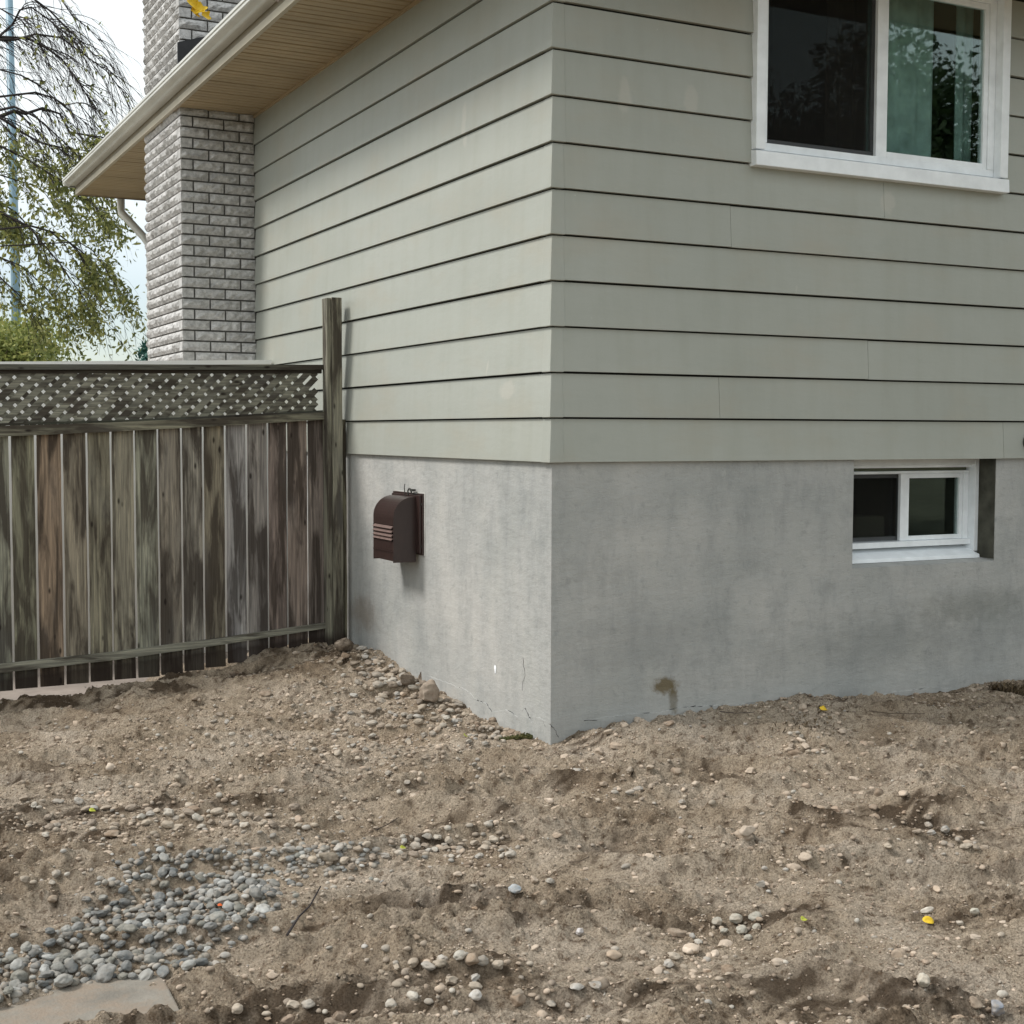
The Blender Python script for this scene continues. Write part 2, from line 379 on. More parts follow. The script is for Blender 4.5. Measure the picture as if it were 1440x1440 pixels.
TEAL = simple('teal_curtain', (.37, .49, .455), .9, .1, .25, 9)
BARK = simple('dark_bark', (.050, .043, .042), .9, .15, .3, 12, bm=.4)
BARK2 = simple('brown_bark', (.11, .085, .065), .9, .15, .3, 12, bm=.4)
STEEL = simple('blue_grey_steel', (.22, .34, .42), .45, .5, .08, 3)
SLABM = simple('concrete_slab', (.23, .21, .18), .95, .15, .22, 9, bm=.4, bsc=90)
PATHM = simple('pale_concrete', (.36, .31, .275), .95, .15, .15, 7, bm=.3, bsc=90)
LAWN = simple('lawn_ground', (.10, .095, .065), .95, .1, .4, 2, bm=.6)
PANEL = simple('white_panel', (.90, .89, .86), .5, .4, .05, 3)

# ================================================================== THE SETTING
gp = np.array([(0, 2.64, .09), (0, 2.15, .085), (0, 1.8, .07), (0, 1.4, .038), (0, 1.04, .022), (0, .7, -.004), (0, .38, -.012), (0, 0, -.0), (.2, 0, .03), (.48, 0, .05), (.885, 0, .08), (1.3, 0, .076),
    (1.77, 0, .056), (2.25, 0, .05), (2.66, 0, .055), (3, 0, .068), (4, 0, .07), (6, 0, .05), (-.15, 2.6, .095), (-.5, 2.6, .045), (-.85, 2.6, .0), (-1.14, 2.6, -.03), (-1.67, 2.6, -.075), (-2.05, 2.6, -.11), (-3, 2.6, -.14), (-5, 2.6, -.14),
    (-.5, 1.8, .03), (-.5, 1.0, -.03), (-1.2, 1.6, -.04), (-2, 1.5, -.09), (-1, .4, -.05), (-2, .3, -.09), (-.4, -.4, -.03), (.6, -.5, .015), (1.6, -.5, .03), (2.6, -.5, .03), (.3, -1.3, -.05), (1.5, -1.5, -.03),
    (-1, -.8, -.08), (-1.9, -.9, -.15), (-2.3, -1.5, -.165), (-1.5, -1.7, -.10), (-.5, -1.8, -.07), (.6, -2.4, -.08), (-.5, -2.8, -.10), (-1.5, -2.6, -.11), (-2.6, -2.2, -.13), (2.2, -2.6, -.07), (4, -3, -.07), (0, -5, -.1), (-4, -1, -.15), (-4, -4, -.12), (-3, .8, -.11), (6, -5, -.1)])
def tps_fit(P):
    n = len(P); d2 = ((P[:, None, :2]-P[None, :, :2])**2).sum(-1); K = .5*d2*np.log(d2+1e-12); K[d2 == 0] = 0
    K += np.eye(n)*.02
    A = np.zeros((n+3, n+3)); A[:n, :n] = K; A[:n, n] = 1; A[:n, n+1:] = P[:, :2]; A[n, :n] = 1; A[n+1:, :n] = P[:, :2].T
    return np.linalg.solve(A, np.append(P[:, 2], [0, 0, 0]))
_tw = tps_fit(gp)
_cs, _sn = math.cos(R(-24)), math.sin(R(-24))
# hollows and heaps read off the photograph: (x, y, radius along the streaks, radius across, height)
bumps = [(-.91, -.93, .30, .10, -.035), (.64, -1.40, .22, .10, -.04), (-.26, -2.75, .35, .12, -.04), (-.47, -2.08, .18, .1, -.03), (-1.96, -1.92, .28, .16, -.045), (.35, -.25, .35, .2, .03), (1.55, -.1, .6, .25, .035),
    (-1.4, .0, .5, .15, .03), (-2.05, -.05, .4, .16, .035), (-.2, -.6, .5, .12, .025), (-1.35, -1.75, .3, .2, .03), (.9, -.85, .5, .09, .03), (.1, -1.75, .7, .1, .025), (-.12, 1.95, .25, .5, .03), (-.6, 2.2, .4, .2, .02), (-1.0, -1.95, .3, .09, .02), (-1.75, -.6, .5, .08, .03), (1.4, -1.1, .5, .1, -.02), (2.2, -.8, .5, .15, .02)]
def g_low(x, y):
    x = np.asarray(x, float); y = np.asarray(y, float)
    xc = np.clip(x, -5.5, 6); yc = np.clip(y, -5.5, 2.75)
    z = _tw[-3]+_tw[-2]*xc+_tw[-1]*yc
    for i in range(len(gp)):
        d2 = (xc-gp[i, 0])**2+(yc-gp[i, 1])**2; z = z+_tw[i]*.5*d2*np.log(d2+1e-12)
    wall = np.minimum(1, np.minimum(np.hypot(np.minimum(x, 0), 0)+np.maximum(0, -y)*(x > 0), 9)*3+.25)   # calmer right at the walls
    for bx, by, ra, rb, h in bumps:
        dx, dy = x-bx, y-by; u = dx*_cs+dy*_sn; w = -dx*_sn+dy*_cs
        z = z+h*np.exp(-(u/ra)**2-(w/rb)**2)
    return z, wall
def gz(x, y, detail=True):
    z, wall = g_low(x, y)
    u = x*_cs+y*_sn; w = -x*_sn+y*_cs
    wx = pn(u*1.3, w*2.2, 3)*.25
    rd = (1-np.abs(pn(u*1.1+wx, w*4.2+wx*2, 1)))**2
    z = z+(rd**1.6-.45)*.075*wall+pn(x*2.3, y*2.3, 2)*.030*wall
    if detail:
        rough = np.clip(.6+.9*pn(x*1.6, y*1.6, 21), .2, 1.25)
        u2 = (x+1.85)*math.cos(R(35))+(y+1.15)*math.sin(R(35)); w2 = -(x+1.85)*math.sin(R(35))+(y+1.15)*math.cos(R(35))
        calm = 1-.85*np.exp(-((u2/.62)**2+(w2/.38)**2)**2); rough = rough*calm
        z = z+(np.abs(pn(u*6, w*11, 4))-.25)*.036*rough*wall
        q = pn(u*13, w*24, 5); z = z+np.maximum(q, -.15)*.024*rough
        wob = pn(u*26, w*34, 13)*.3
        f1, id1 = cells(u*14+wob, w*26+wob, 1); patch = np.clip(pn(x*2.1, y*2.6, 22)*2.2+.25, 0, 1)*calm
        z = z+np.clip(1-f1*1.45, 0, 1)**.6*id1**2*.030*patch
        f2, id2 = cells(u*32+wob*2, w*56+wob*2, 2)
        z = z+np.clip(1-f2*1.4, 0, 1)**.6*id2**1.5*.0105*(.35+.65*np.clip(pn(x*3.1, y*3.9, 23)*2+.5, 0, 1))*calm
        z = z+np.maximum(pn(u*30, w*56, 6), -.08)*.0125*(.4+rough)
        z = z+pn(x*95, y*95, 7)*.0022
    return z
# terrain sheet: fine where it is seen close, coarse outside
def axis_pts(a, b, lo, hi, st):
    mid_ = np.arange(a, b, st); L_ = []; s = st; p = a
    while p > lo: s *= 1.25; p -= s; L_.append(max(p, lo))
    R_ = []; s = st; p = b
    while p < hi: s *= 1.25; p += s; R_.append(min(p, hi))
    return np.array(L_[::-1]+list(mid_)+[b]+R_)
xs = axis_pts(-2.75, 3.1, -7, 8, .0088); ys = axis_pts(-3.2, 2.66, -8, 2.95, .0088)
ys = np.unique(ys); xs = np.unique(xs)
GX, GY = np.meshgrid(xs, ys)
GZ = gz(GX.ravel(), GY.ravel()).reshape(GX.shape)
drop = np.clip((-GX-.95)/.35, 0, 1)*np.clip((GY-(2.60+.03*pn(GX*3, GY*0, 8)+.03*pn(GX*14, GY*0, 9)))/.035, 0, 1)
GZ -= drop*.12
dampz = [(-2.35, .1, .45, .22, .55), (1.2, -1.9, .6, .12, .45), (1.9, -1.3, .5, .1, .4), (-1.9, -1.95, .4, .16, .55), (-1.2, -2.2, .7, .14, .38), (-.3, -2.75, .4, .12, .5), (.65, -1.42, .28, .13, .9), (-.9, -.92, .25, .08, .5), (.5, -2.4, .6, .12, .33), (-.95, -2.45, .35, .08, .4), (-1.8, .05, .5, .1, .45), (-1.9, 2.5, .9, .07, .75), (-1.0, 2.5, .4, .05, .7), (-.3, 2.35, .35, .25, .45), (1.7, -.12, .8, .1, .38), (2.7, -.15, .3, .12, .6), (.1, -.1, .1, .1, .6), (-.5, -1.95, .4, .08, .45), (-2.6, -.2, .3, .2, .5), (.1, -.75, .7, .06, .3), (-1.2, -1.55, .4, .08, .4)]
def dampness(X, Y, low=0.):
    D = np.zeros_like(X)
    for bx, by, ra, rb, h in dampz:
        dx, dy = X-bx, Y-by; u = dx*_cs+dy*_sn; w = -dx*_sn+dy*_cs
        e = (u/ra)**2+(w/rb)**2+1.4*pn(X*5, Y*9, 35)+1.2*pn(X*17, Y*27, 36)
        D = np.maximum(D, h*np.exp(-np.maximum(e, 0)))
    return D+.34*np.clip(pn(X*1.9, Y*3.6, 31), 0, 1)+.42*np.clip(pn(X*6, Y*11, 32)-.08, 0, 1)+.5*np.clip(pn(X*21, Y*34, 33)-.12, 0, 1)
D = dampness(GX, GY)
ny, nx = GX.shape
idx = np.arange(ny*nx).reshape(ny, nx)
q = np.stack([idx[:-1, :-1], idx[:-1, 1:], idx[1:, 1:], idx[1:, :-1]], -1).reshape(-1, 4)
cx_ = GX[:-1, :-1].ravel(); cy_ = GY[:-1, :-1].ravel()
q = q[~((cx_ > .12) & (cy_ > .12))]
used = np.unique(q); remap = -np.ones(ny*nx, dtype=int); remap[used] = np.arange(len(used))
V = np.stack([GX.ravel(), GY.ravel(), GZ.ravel()], 1)[used]
ground = fast_mesh('ground', V, remap[q], SOIL, smooth=True, attrs={'damp': D.ravel()[used]}); tag(ground, kind='structure')
lw = MB(); lw.add([(-250, -250, -.32), (250, -250, -.32), (250, 300, -.32), (-250, 300, -.32)], [(0, 1, 2, 3)])
tag(lw.build('lawn', LAWN, origin=(0, 0, 0)), kind='structure')
pt = MB(); pt.box(-7, .02, 2.60, 10.5, -.30, -.135)
tag(pt.build('path', PATHM), kind='structure')

# ================================================================== HOUSE
PITCH = .2032; ZS = 1.29
house = empty('house', (0, 0, 0))
tag(house, 'house with pale sage lap siding over a grey parged foundation and brick chimney', 'house')
# foundation with the window opening
fb = MB()
OX0, OX1, OZ0 = 1.747, 2.736, .735
fb.box(0, OX0, 0, .26, -.6, ZS+.01); fb.box(OX1, 7.5, 0, .26, -.6, ZS+.01)
fb.add([(OX0, 0, -.6), (OX1, 0, -.6), (OX1, .26, -.6), (OX0, .26, -.6), (OX0, 0, OZ0), (OX1, 0, OZ0-.002), (OX1, .26, OZ0+.04), (OX0, .26, OZ0+.04)],
       [(0, 3, 2, 1), (4, 5, 6, 7), (0, 1, 5, 4), (2, 3, 7, 6)])
fb.box(0, .26, .26, 8.05, -.6, ZS+.01); fb.box(.26, 7.5, 7.8, 8.05, -.6, ZS+.01); fb.box(7.24, 7.5, .26, 7.8, -.6, ZS+.01)
found = fb.build('foundation', CON, house)
def lip(edge, axis, t, seed):
    """thin uneven skin of parging on the base of a wall, edge = [(along, z)]"""
    e = []
    for (a, z), (b, w) in zip(edge[:-1], edge[1:]):
        n = max(2, int(abs(b-a)/.02))
        for i in range(n): e.append((a+(b-a)*i/n, z+(w-z)*i/n))
    e.append(edge[-1]); m = MB(); n = len(e); v = []
    for a, z in e:
        jz = z+.006*float(pn(a*30, 1.5, seed))+.004*float(pn(a*90, 2.5, seed)); tt = t*(1+.5*float(pn(a*12, 4, seed)))*min(1, abs(a-e[0][0])/.06+.02, abs(a-e[-1][0])/.06+.02)
        for (o_, zz) in ((-tt, -.25), (-tt, jz-.001), (-tt*.5, jz), (.01, jz)):
            v.append((a, o_, zz) if axis == 0 else (o_, a, zz))
    f = [(i*4+k, (i+1)*4+k, (i+1)*4+k+1, i*4+k+1) for i in range(n-1) for k in range(3)]
    if axis == 1: f = [x[::-1] for x in f]
    m.add(v, f); return m
def wp(px, ax): return [(float(at(x, y, ax, 0)[0 if ax == 1 else 1]), float(at(x, y, ax, 0)[2])) for x, y in px]
lip(wp([(835, 1011), (885, 1004), (930, 1001), (954, 995), (1040, 990), (1096, 985), (1130, 979), (1162, 978), (1204, 983), (1252, 974), (1315, 966), (1350, 970), (1438, 956)], 1), 0, .0045, 3).build('parging', CON, house, smooth=False)
lip(wp([(768, 1012), (757, 1008), (748, 1016), (738, 996), (728, 1008), (714, 999), (700, 1000), (693, 1003), (684, 990), (672, 985), (655, 970), (644, 966), (622, 957), (600, 950)], 0), 1, .0025, 4).build('parging', CON, house, smooth=False)
cr = MB()
def crack(px, ax, r=.0016):
    P = []
    for (x0, y0), (x1, y1) in zip(px[:-1], px[1:]):
        for t in np.linspace(0, 1, 6)[:-1]:
            p = at(x0+(x1-x0)*t+random.uniform(-1, 1), y0+(y1-y0)*t+random.uniform(-1, 1), ax, -.0006); P.append(tuple(p))
    cr.tube(P, [r*random.uniform(.3, 1.2) for _ in P], 4)
crack([(822, 1014), (850, 1012), (900, 1013), (938, 1009), (948, 996), (985, 992)], 1)
crack([(772, 1018), (780, 1026), (786, 1040)], 1); crack([(1160, 978), (1166, 990), (1168, 1000)], 1, .0012)
crack([(1085, 987), (1110, 982), (1150, 977)], 1, .0012); crack([(735, 925), (738, 950), (733, 975)], 0, .001); crack([(760, 1008), (768, 1024)], 0, .0012)
crack([(885, 1005), (930, 1002), (954, 996), (1000, 993), (1040, 991), (1096, 986), (1115, 981), (1130, 980), (1162, 979)], 1, .0026)
crack([(1204, 984), (1230, 979), (1252, 975), (1285, 971), (1315, 967), (1330, 971), (1350, 971)], 1, .0028); crack([(1350, 971), (1392, 964), (1430, 957)], 1, .0018)
crack([(645, 966), (656, 971), (672, 985), (684, 990), (693, 1003)], 0, .0018); crack([(714, 999), (728, 1008), (738, 997), (748, 1014)], 0, .0018)
cr.build('crack', BLACK, house)
ps = MB(); c0 = at(696, 941, 0, -.003)
ps.add([(-.002, c0[1]+.012*math.cos(t)*(1+.15*math.sin(3*t)), c0[2]+.021*math.sin(t)) for t in np.linspace(0, 2*math.pi, 20)[:-1]]+[(-.005, c0[1], c0[2])], [(i, (i+1) % 19, 19) for i in range(19)])
ps.build('paint_spot', simple('white_paint', (.85, .87, .9), .5), house)

# siding boards: (outer offset at bottom, at top)
DB, DT = .021, .007
def board(axis, a, b, k, dz=0., dd=0., hh=PITCH+.012):
    z0 = ZS+PITCH*k+dz; z1 = min(z0+PITCH-.0085, 3.745)
    pr = [(0.004, z0), (-DB-dd, z0), (-DB-dd, z0+.003), (-DT-dd, z1), (0.004, z1)]
    m = MB()
    if axis == 0: m.prism([(p, q_) for p, q_ in pr], 0, a, b)
    else: m.prism([(p, q_) for p, q_ in pr], 1, a, b)
    return m.build('siding_board', SID, house)
seams = {5: [.956], 6: [1.90], 2: [1.815], 1: [.901], 0: [2.769], 3: [3.4], 4: [4.2], 9: [3.6]}
for k in range(12):
    cuts = seams.get(k, [])
    spans = [(.012, 7.5)] if k < 7 else [(.012, 1.09), (2.70, 7.5)]
    for a, b in spans:
        e = [a]+[c for c in cuts if a < c < b]+[b]
        for i in range(len(e)-1):
            board(0, e[i]+(.0012 if i else 0), e[i+1], k, dd=.0012*(i % 2), dz=random.uniform(-.0015, .0015))
    dz = random.uniform(-.0012, .0012)
    board(1, .012, 4.545, k, dz=dz); board(1, 5.69, 8.05, k, dz=dz)
    # folded metal corner piece
    z0 = ZS+PITCH*k-.003; z1 = z0+PITCH-.0055; ob, ot = DB+.0035, DT+.0035
    w = .058+random.uniform(-.006, .006); w2 = .05+random.uniform(-.004, .004)
    m = MB()
    v = [(-ob, -ob, z0), (-ob, w, z0), (0, w, z0), (0, 0, z0), (w2, 0, z0), (w2, -ob, z0), (-ot, -ot, z1), (-ot, w, z1), (0, w, z1), (0, 0, z1), (w2, 0, z1), (w2, -ot, z1)]
    m.add(v, [(i, (i+1) % 6, 6+(i+1) % 6, 6+i) for i in range(6)]+[(0, 5, 4, 3), (0, 3, 2, 1), (6, 7, 8, 9), (6, 9, 10, 11)])
    m.build('corner_cap', SID, house, bevel=.003)
sh = MB(); sh.box(.02, 1.05, .006, .12, ZS+.012, 3.9); sh.box(2.74, 7.48, .006, .12, ZS+.012, 3.9); sh.box(1.05, 2.74, .006, .12, ZS+.012, 2.69); sh.box(1.05, 2.74, .006, .12, 3.745, 3.9)
sh.box(.006, .12, .121, 8.04, ZS+.012, 3.9); sh.box(.121, 7.48, 7.9, 8.04, ZS+.012, 3.9); sh.box(7.36, 7.48, .121, 7.9, ZS+.012, 3.9)
sh.build('wall', simple('shadow_line_sheathing', (.02, .02, .018), .95), house)  # coloured near-black to deepen the shadow lines under the boards
# soffit: ribbed panels across the overhang, side runs and front runs
SO = .58; SZ = 3.74
SPI = .1524; n = int((8.62+.58)/SPI)
for i in range(n+1):
    y0 = -.58+i*SPI; y1 = min(y0+SPI, 8.62); w = y1-y0
    if w < .05: continue
    dz_ = random.uniform(-.0025, .0025); g1 = random.uniform(.006, .012); mid = y0+w*.5; Z = SZ+dz_
    pr = [(y0+g1, Z+.008), (y0+g1+.005, Z-.004), (mid-.007, Z-.004), (mid, Z+.008), (mid+.007, Z-.004), (y1-.008, Z-.004), (y1-.004, Z+.008), (y1-.004, Z+.0105), (y0+g1, Z+.0105)]
    m = MB(); m.prism([(p, q_) for p, q_ in pr], 0, -SO, .03); m.build('soffit_panel', SOFF, house)
m = MB(); m.box(.03, 7.9, -.58, .0, SZ, SZ+.01); m.box(.03, 7.9, 8.04, 8.62, SZ, SZ+.01); m.build('soffit', SOFF, house)
m = MB(); m.box(-SO, .0, -.58, 8.62, SZ+.016, SZ+.024); m.build('soffit_backing', simple('dark_backing', (.02, .017, .012), .95), house)
m = MB(); m.box(-.022, -.004, .02, 4.54, SZ-.022, SZ-.005); m.build('soffit_trim', SOFF, house)
# fascia, trim and gutter
m = MB(); m.box(-.592, -.575, -.60, 8.64, SZ+.040, 3.875); m.box(-.575, 7.9, 8.622, 8.64, SZ-.012, 3.875); m.box(-.575, 7.9, -.60, -.582, SZ-.012, 3.875)
m.build('fascia', simple('brown_fascia', (.21, .175, .115), .5, .4, .12, 4), house)
m = MB(); m.box(-.600, -.574, -.60, 8.64, SZ-.010, SZ+.034); m.build('fascia_trim', TRIM, house)
gpf = [(-.594, 3.818), (-.646, 3.818), (-.653, 3.822), (-.660, 3.832), (-.674, 3.840), (-.693, 3.846), (-.700, 3.853), (-.700, 3.870), (-.706, 3.874), (-.706, 3.890), (-.694, 3.890), (-.694, 3.856), (-.65, 3.832), (-.598, 3.824), (-.598, 3.89), (-.594, 3.89)]
m = MB(); m.prism(gpf, 1, -.70, 8.74); m.build('gutter', CREAM, house)
m = MB(); m.prism([(8.644+(-.594-p), z) for p, z in gpf], 0, -.70, 7.9); m.build('gutter', CREAM, house)
m = MB(); m.prism([(-.604-(-.594-p), z) for p, z in gpf][::-1], 0, -.70, 7.9); m.build('gutter', CREAM, house)
m = MB()   # downspout at the back corner, elbowed towards the wall
dsx = -.15
m.tube([(dsx, 8.70, 3.80), (dsx, 8.70, 3.70), (dsx, 8.68, 3.60), (dsx+.16, 8.42, 3.34), (dsx+.2, 8.33, 3.24), (dsx+.2, 8.30, 3.1), (dsx+.2, 8.28, -.1)], .04, 8)
m.build('downspout', CREAM, house, smooth=True)
# roof, low hip
m = MB(); zr = 3.895; rise = .33
xa, xb, ya, yb = -.66, 8.0, -.68, 8.7; hh = (xb-xa)/2
rz = zr+rise*hh; mx_, my0, my1 = (xa+xb)/2, ya+hh, yb-hh
m.add([(xa, ya, zr), (xb, ya, zr), (xb, yb, zr), (xa, yb, zr), (mx_, my0, rz), (mx_, my1, rz), (xa, ya, zr-.015), (xb, ya, zr-.015), (xb, yb, zr-.015), (xa, yb, zr-.015)],
      [(0, 1, 4), (1, 2, 5, 4), (2, 3, 5), (3, 0, 4, 5), (0, 6, 7, 1), (1, 7, 8, 2), (2, 8, 9, 3), (3, 9, 6, 0), (6, 9, 8, 7)])
m.build('roof', ROOF, house)

# chimney: dark mortar core with bricks as its parts
CX, CY0, CY1, CZT = -.557, 4.54, 5.69, 5.42
m = MB(); m.box(CX+.016, .35, CY0+.016, CY1-.016, -.3, CZT); chim = m.build('chimney', MORT, house, origin=(CX, CY0, 0))
BH = .0764
def brick_mesh(Lb, seed, face=True):
    """split-face brick: length along x, face towards -y, height along z, origin at its lower left face corner"""
    nu, nv = max(3, int(Lb/.03)), 3; h = BH-.0125; r_ = np.random.default_rng(seed); v = []; f = []
    for j in range(nv+1):
        for i in range(nu+1):
            u, w = i/nu, j/nv; edge = min(u, 1-u)*Lb < .001 or j in (0, nv)
            dep = 0.002 if edge else -(r_.uniform(.002, .019) if face else .001)
            if j == 0: dep = .004
            v.append((u*Lb+(0 if edge else r_.uniform(-.004, .004)), dep, w*h+(0 if edge else r_.uniform(-.004, .004))))
    for j in range(nv):
        for i in range(nu):
            a = j*(nu+1)+i; f.append((a, a+1, a+nu+2)); f.append((a, a+nu+2, a+nu+1))
    b0 = len(v); D_ = .085
    v += [(0, D_, 0), (Lb, D_, 0), (Lb, D_, h), (0, D_, h)]
    top = [nv*(nu+1)+i for i in range(nu+1)]; bot = list(range(nu+1))
    f.append(tuple(bot[::-1])+(b0, b0+1)); f.append(tuple(top)+(b0+2, b0+3))
    lf = [j*(nu+1) for j in range(nv+1)]; rt = [j*(nu+1)+nu for j in range(nv+1)]
    f.append(tuple(lf)+(b0+3, b0)); f.append(tuple(rt[::-1])+(b0+1, b0+2)); f.append((b0, b0+3, b0+2, b0+1))
    me = bpy.data.meshes.new('brick'); me.from_pydata(v, [], f); me.materials.append(BRICK); me.update(); return me
_bm = {}
def bmesh_for(Lb):
    k = round(Lb, 3)
    if k not in _bm: _bm[k] = [brick_mesh(Lb, 100+i+int(Lb*1000)) for i in range(6)]
    return random.choice(_bm[k])
rest = MB(); nb = 0
def lay(me, x, y, z, rot, ispart):
    global nb
    if ispart and nb < 300:
        o = bpy.data.objects.new('brick', me); o.location = (x, y, z); o.rotation_euler = (0, 0, rot); col.objects.link(o); put(o, chim); nb += 1
    else:
        c, s = math.cos(rot), math.sin(rot)
        rest.add([(x+p.co.x*c-p.co.y*s, y+p.co.x*s+p.co.y*c, z+p.co.z) for p in me.vertices], [tuple(p.vertices) for p in me.polygons])
J = .0125; FL = .2145
nco = int((CZT-.0)/BH)
for k in range(nco):
    z = .01+k*BH+J; vis = z > 1.86 and z < 3.76
    visu = z > 3.86 and z < 4.95
    if k % 2 == 0:
        x = CX; fr_ = [.2, FL]; ysd = CY0+.085+J
    else:
        x = CX+.085+J; fr_ = [FL, FL]; ysd = CY0
    for Lb in fr_:
        Lb = min(Lb, (-.012 if z < 3.75 else .33)-x)
        lay(bmesh_for(Lb), x, CY0, z, 0, vis or (visu and x < -.2)); x += Lb+J
    end = (-.012 if z < 3.75 else .33)
    while end-x > .04:
        Lb = round(min(FL, end-x), 3); lay(bmesh_for(Lb), x, CY0, z, 0, vis); x += Lb+J
    y = ysd; 
    while CY1-y > .04:
        Lb = round(min(FL, CY1-y), 3)
        lay(bmesh_for(Lb), CX, y+Lb, z, -math.pi/2, (vis or visu)); y += Lb+.005
if rest.n:
    o = rest.build('bricks', BRICK, chim); tag(o, kind='stuff')
m = MB(); ft = [(-.60, 3.95), (-.60, 4.175), (-.10, 4.34), (-.10, 3.95)]
m.prism([(a, b) for a, b in ft], 1, CY0-.035, CY0-.012) if False else m.hexa([(-.575, CY0-.03, 3.93), (.33, CY0-.03, 4.2), (.33, CY0-.014, 4.2), (-.575, CY0-.014, 3.93), (-.575, CY0-.03, 4.185), (.33, CY0-.03, 4.49), (.33, CY0-.014, 4.49), (-.575, CY0-.014, 4.185)])
m.build('flashing', BLACK, house)

# ---- upper window
win = MB()
WX0, WX1, WZ0, WZ1 = 1.072, 2.719, 2.70, 3.742
win.box(WX0, WX0+.055, -.052, .10, WZ0+.075, WZ1); win.box(WX1-.055, WX1, -.052, .10, WZ0+.075, WZ1)
win.box(WX0+.056, WX1-.056, -.050, .10, WZ1-.035, WZ1)
uw = win.build('window', WHITE, house, bevel=.003)
uw['label'] = 'large white sliding window, partly cut by the frame'
m = MB(); m.hexa([(WX0-.004, -.062, WZ0-.004), (WX1+.004, -.062, WZ0-.004), (WX1+.004, .06, WZ0-.004), (WX0-.004, .06, WZ0-.004), (WX0-.004, -.058, WZ0+.066), (WX1+.004, -.058, WZ0+.066), (WX1+.004, .06, WZ0+.084), (WX0-.004, .06, WZ0+.084)])
m.build('sill', WHITE, uw, bevel=.003)
m = MB(); fy0, fy1 = -.004, .07
m.box(WX0+.056, WX1-.056, fy0, fy1, WZ0+.082, WZ0+.118); m.box(WX0+.056, WX0+.10, fy0, fy1, WZ0+.119, WZ1-.036); m.box(WX1-.10, WX1-.056, fy0, fy1, WZ0+.119, WZ1-.036)
m.box(WX0+.101, WX1-.101, fy0, fy1, WZ1-.062, WZ1-.036); m.build('frame', WHITE, uw, bevel=.002)
def sash(x0, x1, z0, z1, y, w, parent, wl_=None):
    wl_ = wl_ or w; m = MB()
    m.box(x0, x0+wl_, y, y+.028, z0, z1); m.box(x1-w, x1, y, y+.028, z0, z1)
    m.box(x0+wl_+.0005, x1-w-.0005, y+.001, y+.027, z0, z0+w); m.box(x0+wl_+.0005, x1-w-.0005, y+.001, y+.027, z1-w, z1)
    s_ = m.build('sash', WHITE, parent, bevel=.002)
    g_ = MB(); g_.box(x0+wl_-.003, x1-w+.003, y+.012, y+.016, z0+w-.003, z1-w+.003); g_.build('pane', GLASS, s_)
    return s_
sash(WX0+.101, 1.885, WZ0+.119, WZ1-.063, .035, .028, uw)
sash(1.858, WX1-.101, WZ0+.119, WZ1-.063, .003, .03, uw, .07)
SCREEN, _nt, _b = mat('insect_screen', .8, .1); _b.inputs['Base Color'].default_value = (.012, .011, .010, 1); _b.inputs['Alpha'].default_value = .48
m = MB(); m.box(WX0+.103, 1.857, .022, .0225, WZ0+.122, WZ1-.066); m.build('insect_screen', SCREEN, uw)
def curtain(name, x0, x1, y, z0, z1, mt, par, waves, amp=.02):
    V_ = []; n_ = int((x1-x0)/.008)
    for i in range(n_+1):
        t = i/n_; yy = y+amp*math.sin(t*waves*2*math.pi+.6*math.sin(t*7)); V_ += [(x0+(x1-x0)*t, yy, z0), (x0+(x1-x0)*t, yy*1.0, z1)]
    m_ = MB(); m_.add(V_, [(2*i, 2*i+2, 2*i+3, 2*i+1) for i in range(n_)]); return m_.build(name, mt, par, smooth=True)
curtain('curtain', 1.66, 1.93, .16, 2.6, 3.76, CURT, uw, 3)
curtain('curtain', 1.93, 2.42, .20, 2.6, 3.76, TEAL, uw, 4, .012)
curtain('curtain', 2.56, 2.68, .18, 2.6, 3.76, TEAL, uw, 2, .015)
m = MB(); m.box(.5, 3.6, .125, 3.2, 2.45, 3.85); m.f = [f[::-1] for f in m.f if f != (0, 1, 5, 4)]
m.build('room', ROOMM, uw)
# ---- basement window
bw = MB()
bw.box(OX0, OX0+.038, .12, .245, OZ0+.055, ZS+.006); bw.box(OX1-.030, OX1-.001, .118, .245, OZ0+.045, ZS+.006)
bw.box(OX0+.0385, OX1-.0305, .12, .245, 1.255, ZS+.006)
bwin = bw.build('window', WHITE, house, bevel=.003); bwin['label'] = 'small white basement slider set deep in the concrete'
OLIVE = simple('olive_reflection', (.10, .11, .07), .6); m = MB(); m.box(OX0+.039, OX1-.0308, .185, .235, 1.2225, 1.2395); m.build('head_reflection_strip', OLIVE, bwin)  # greenish reflection in the shaded window head, painted as a strip
REV = simple('stained_reveal', (.085, .083, .066), .9, .15, .35, 12); m = MB(); m.box(OX1-.004, OX1-.0002, .003, .117, OZ0+.012, ZS-.001); m.build('reveal_board', REV, bwin)
m = MB(); m.hexa([(OX0+.001, .075, OZ0+.014), (OX1-.028, .075, OZ0+.012), (OX1-.028, .25, OZ0+.04), (OX0+.001, .25, OZ0+.04), (OX0+.001, .078, OZ0+.034), (OX1-.028, .078, OZ0+.032), (OX1-.028, .25, OZ0+.085), (OX0+.001, .25, OZ0+.085)])
m.build('sill', WHITE, bwin, bevel=.002)
m = MB(); m.box(OX0+.0385, OX1-.0305, .145, .235, OZ0+.082, OZ0+.112); m.box(OX0+.0385, OX1-.0305, .165, .235, 1.208, 1.222); m.box(OX0+.0385, OX1-.0305, .150, .235, 1.240, 1.2545); m.box(OX1-.066, OX1-.0305, .165, .235, OZ0+.1125, 1.2075); m.box(OX0+.0385, OX0+.07, .165, .235, OZ0+.1125, 1.2075)
m.build('frame', WHITE, bwin, bevel=.002)
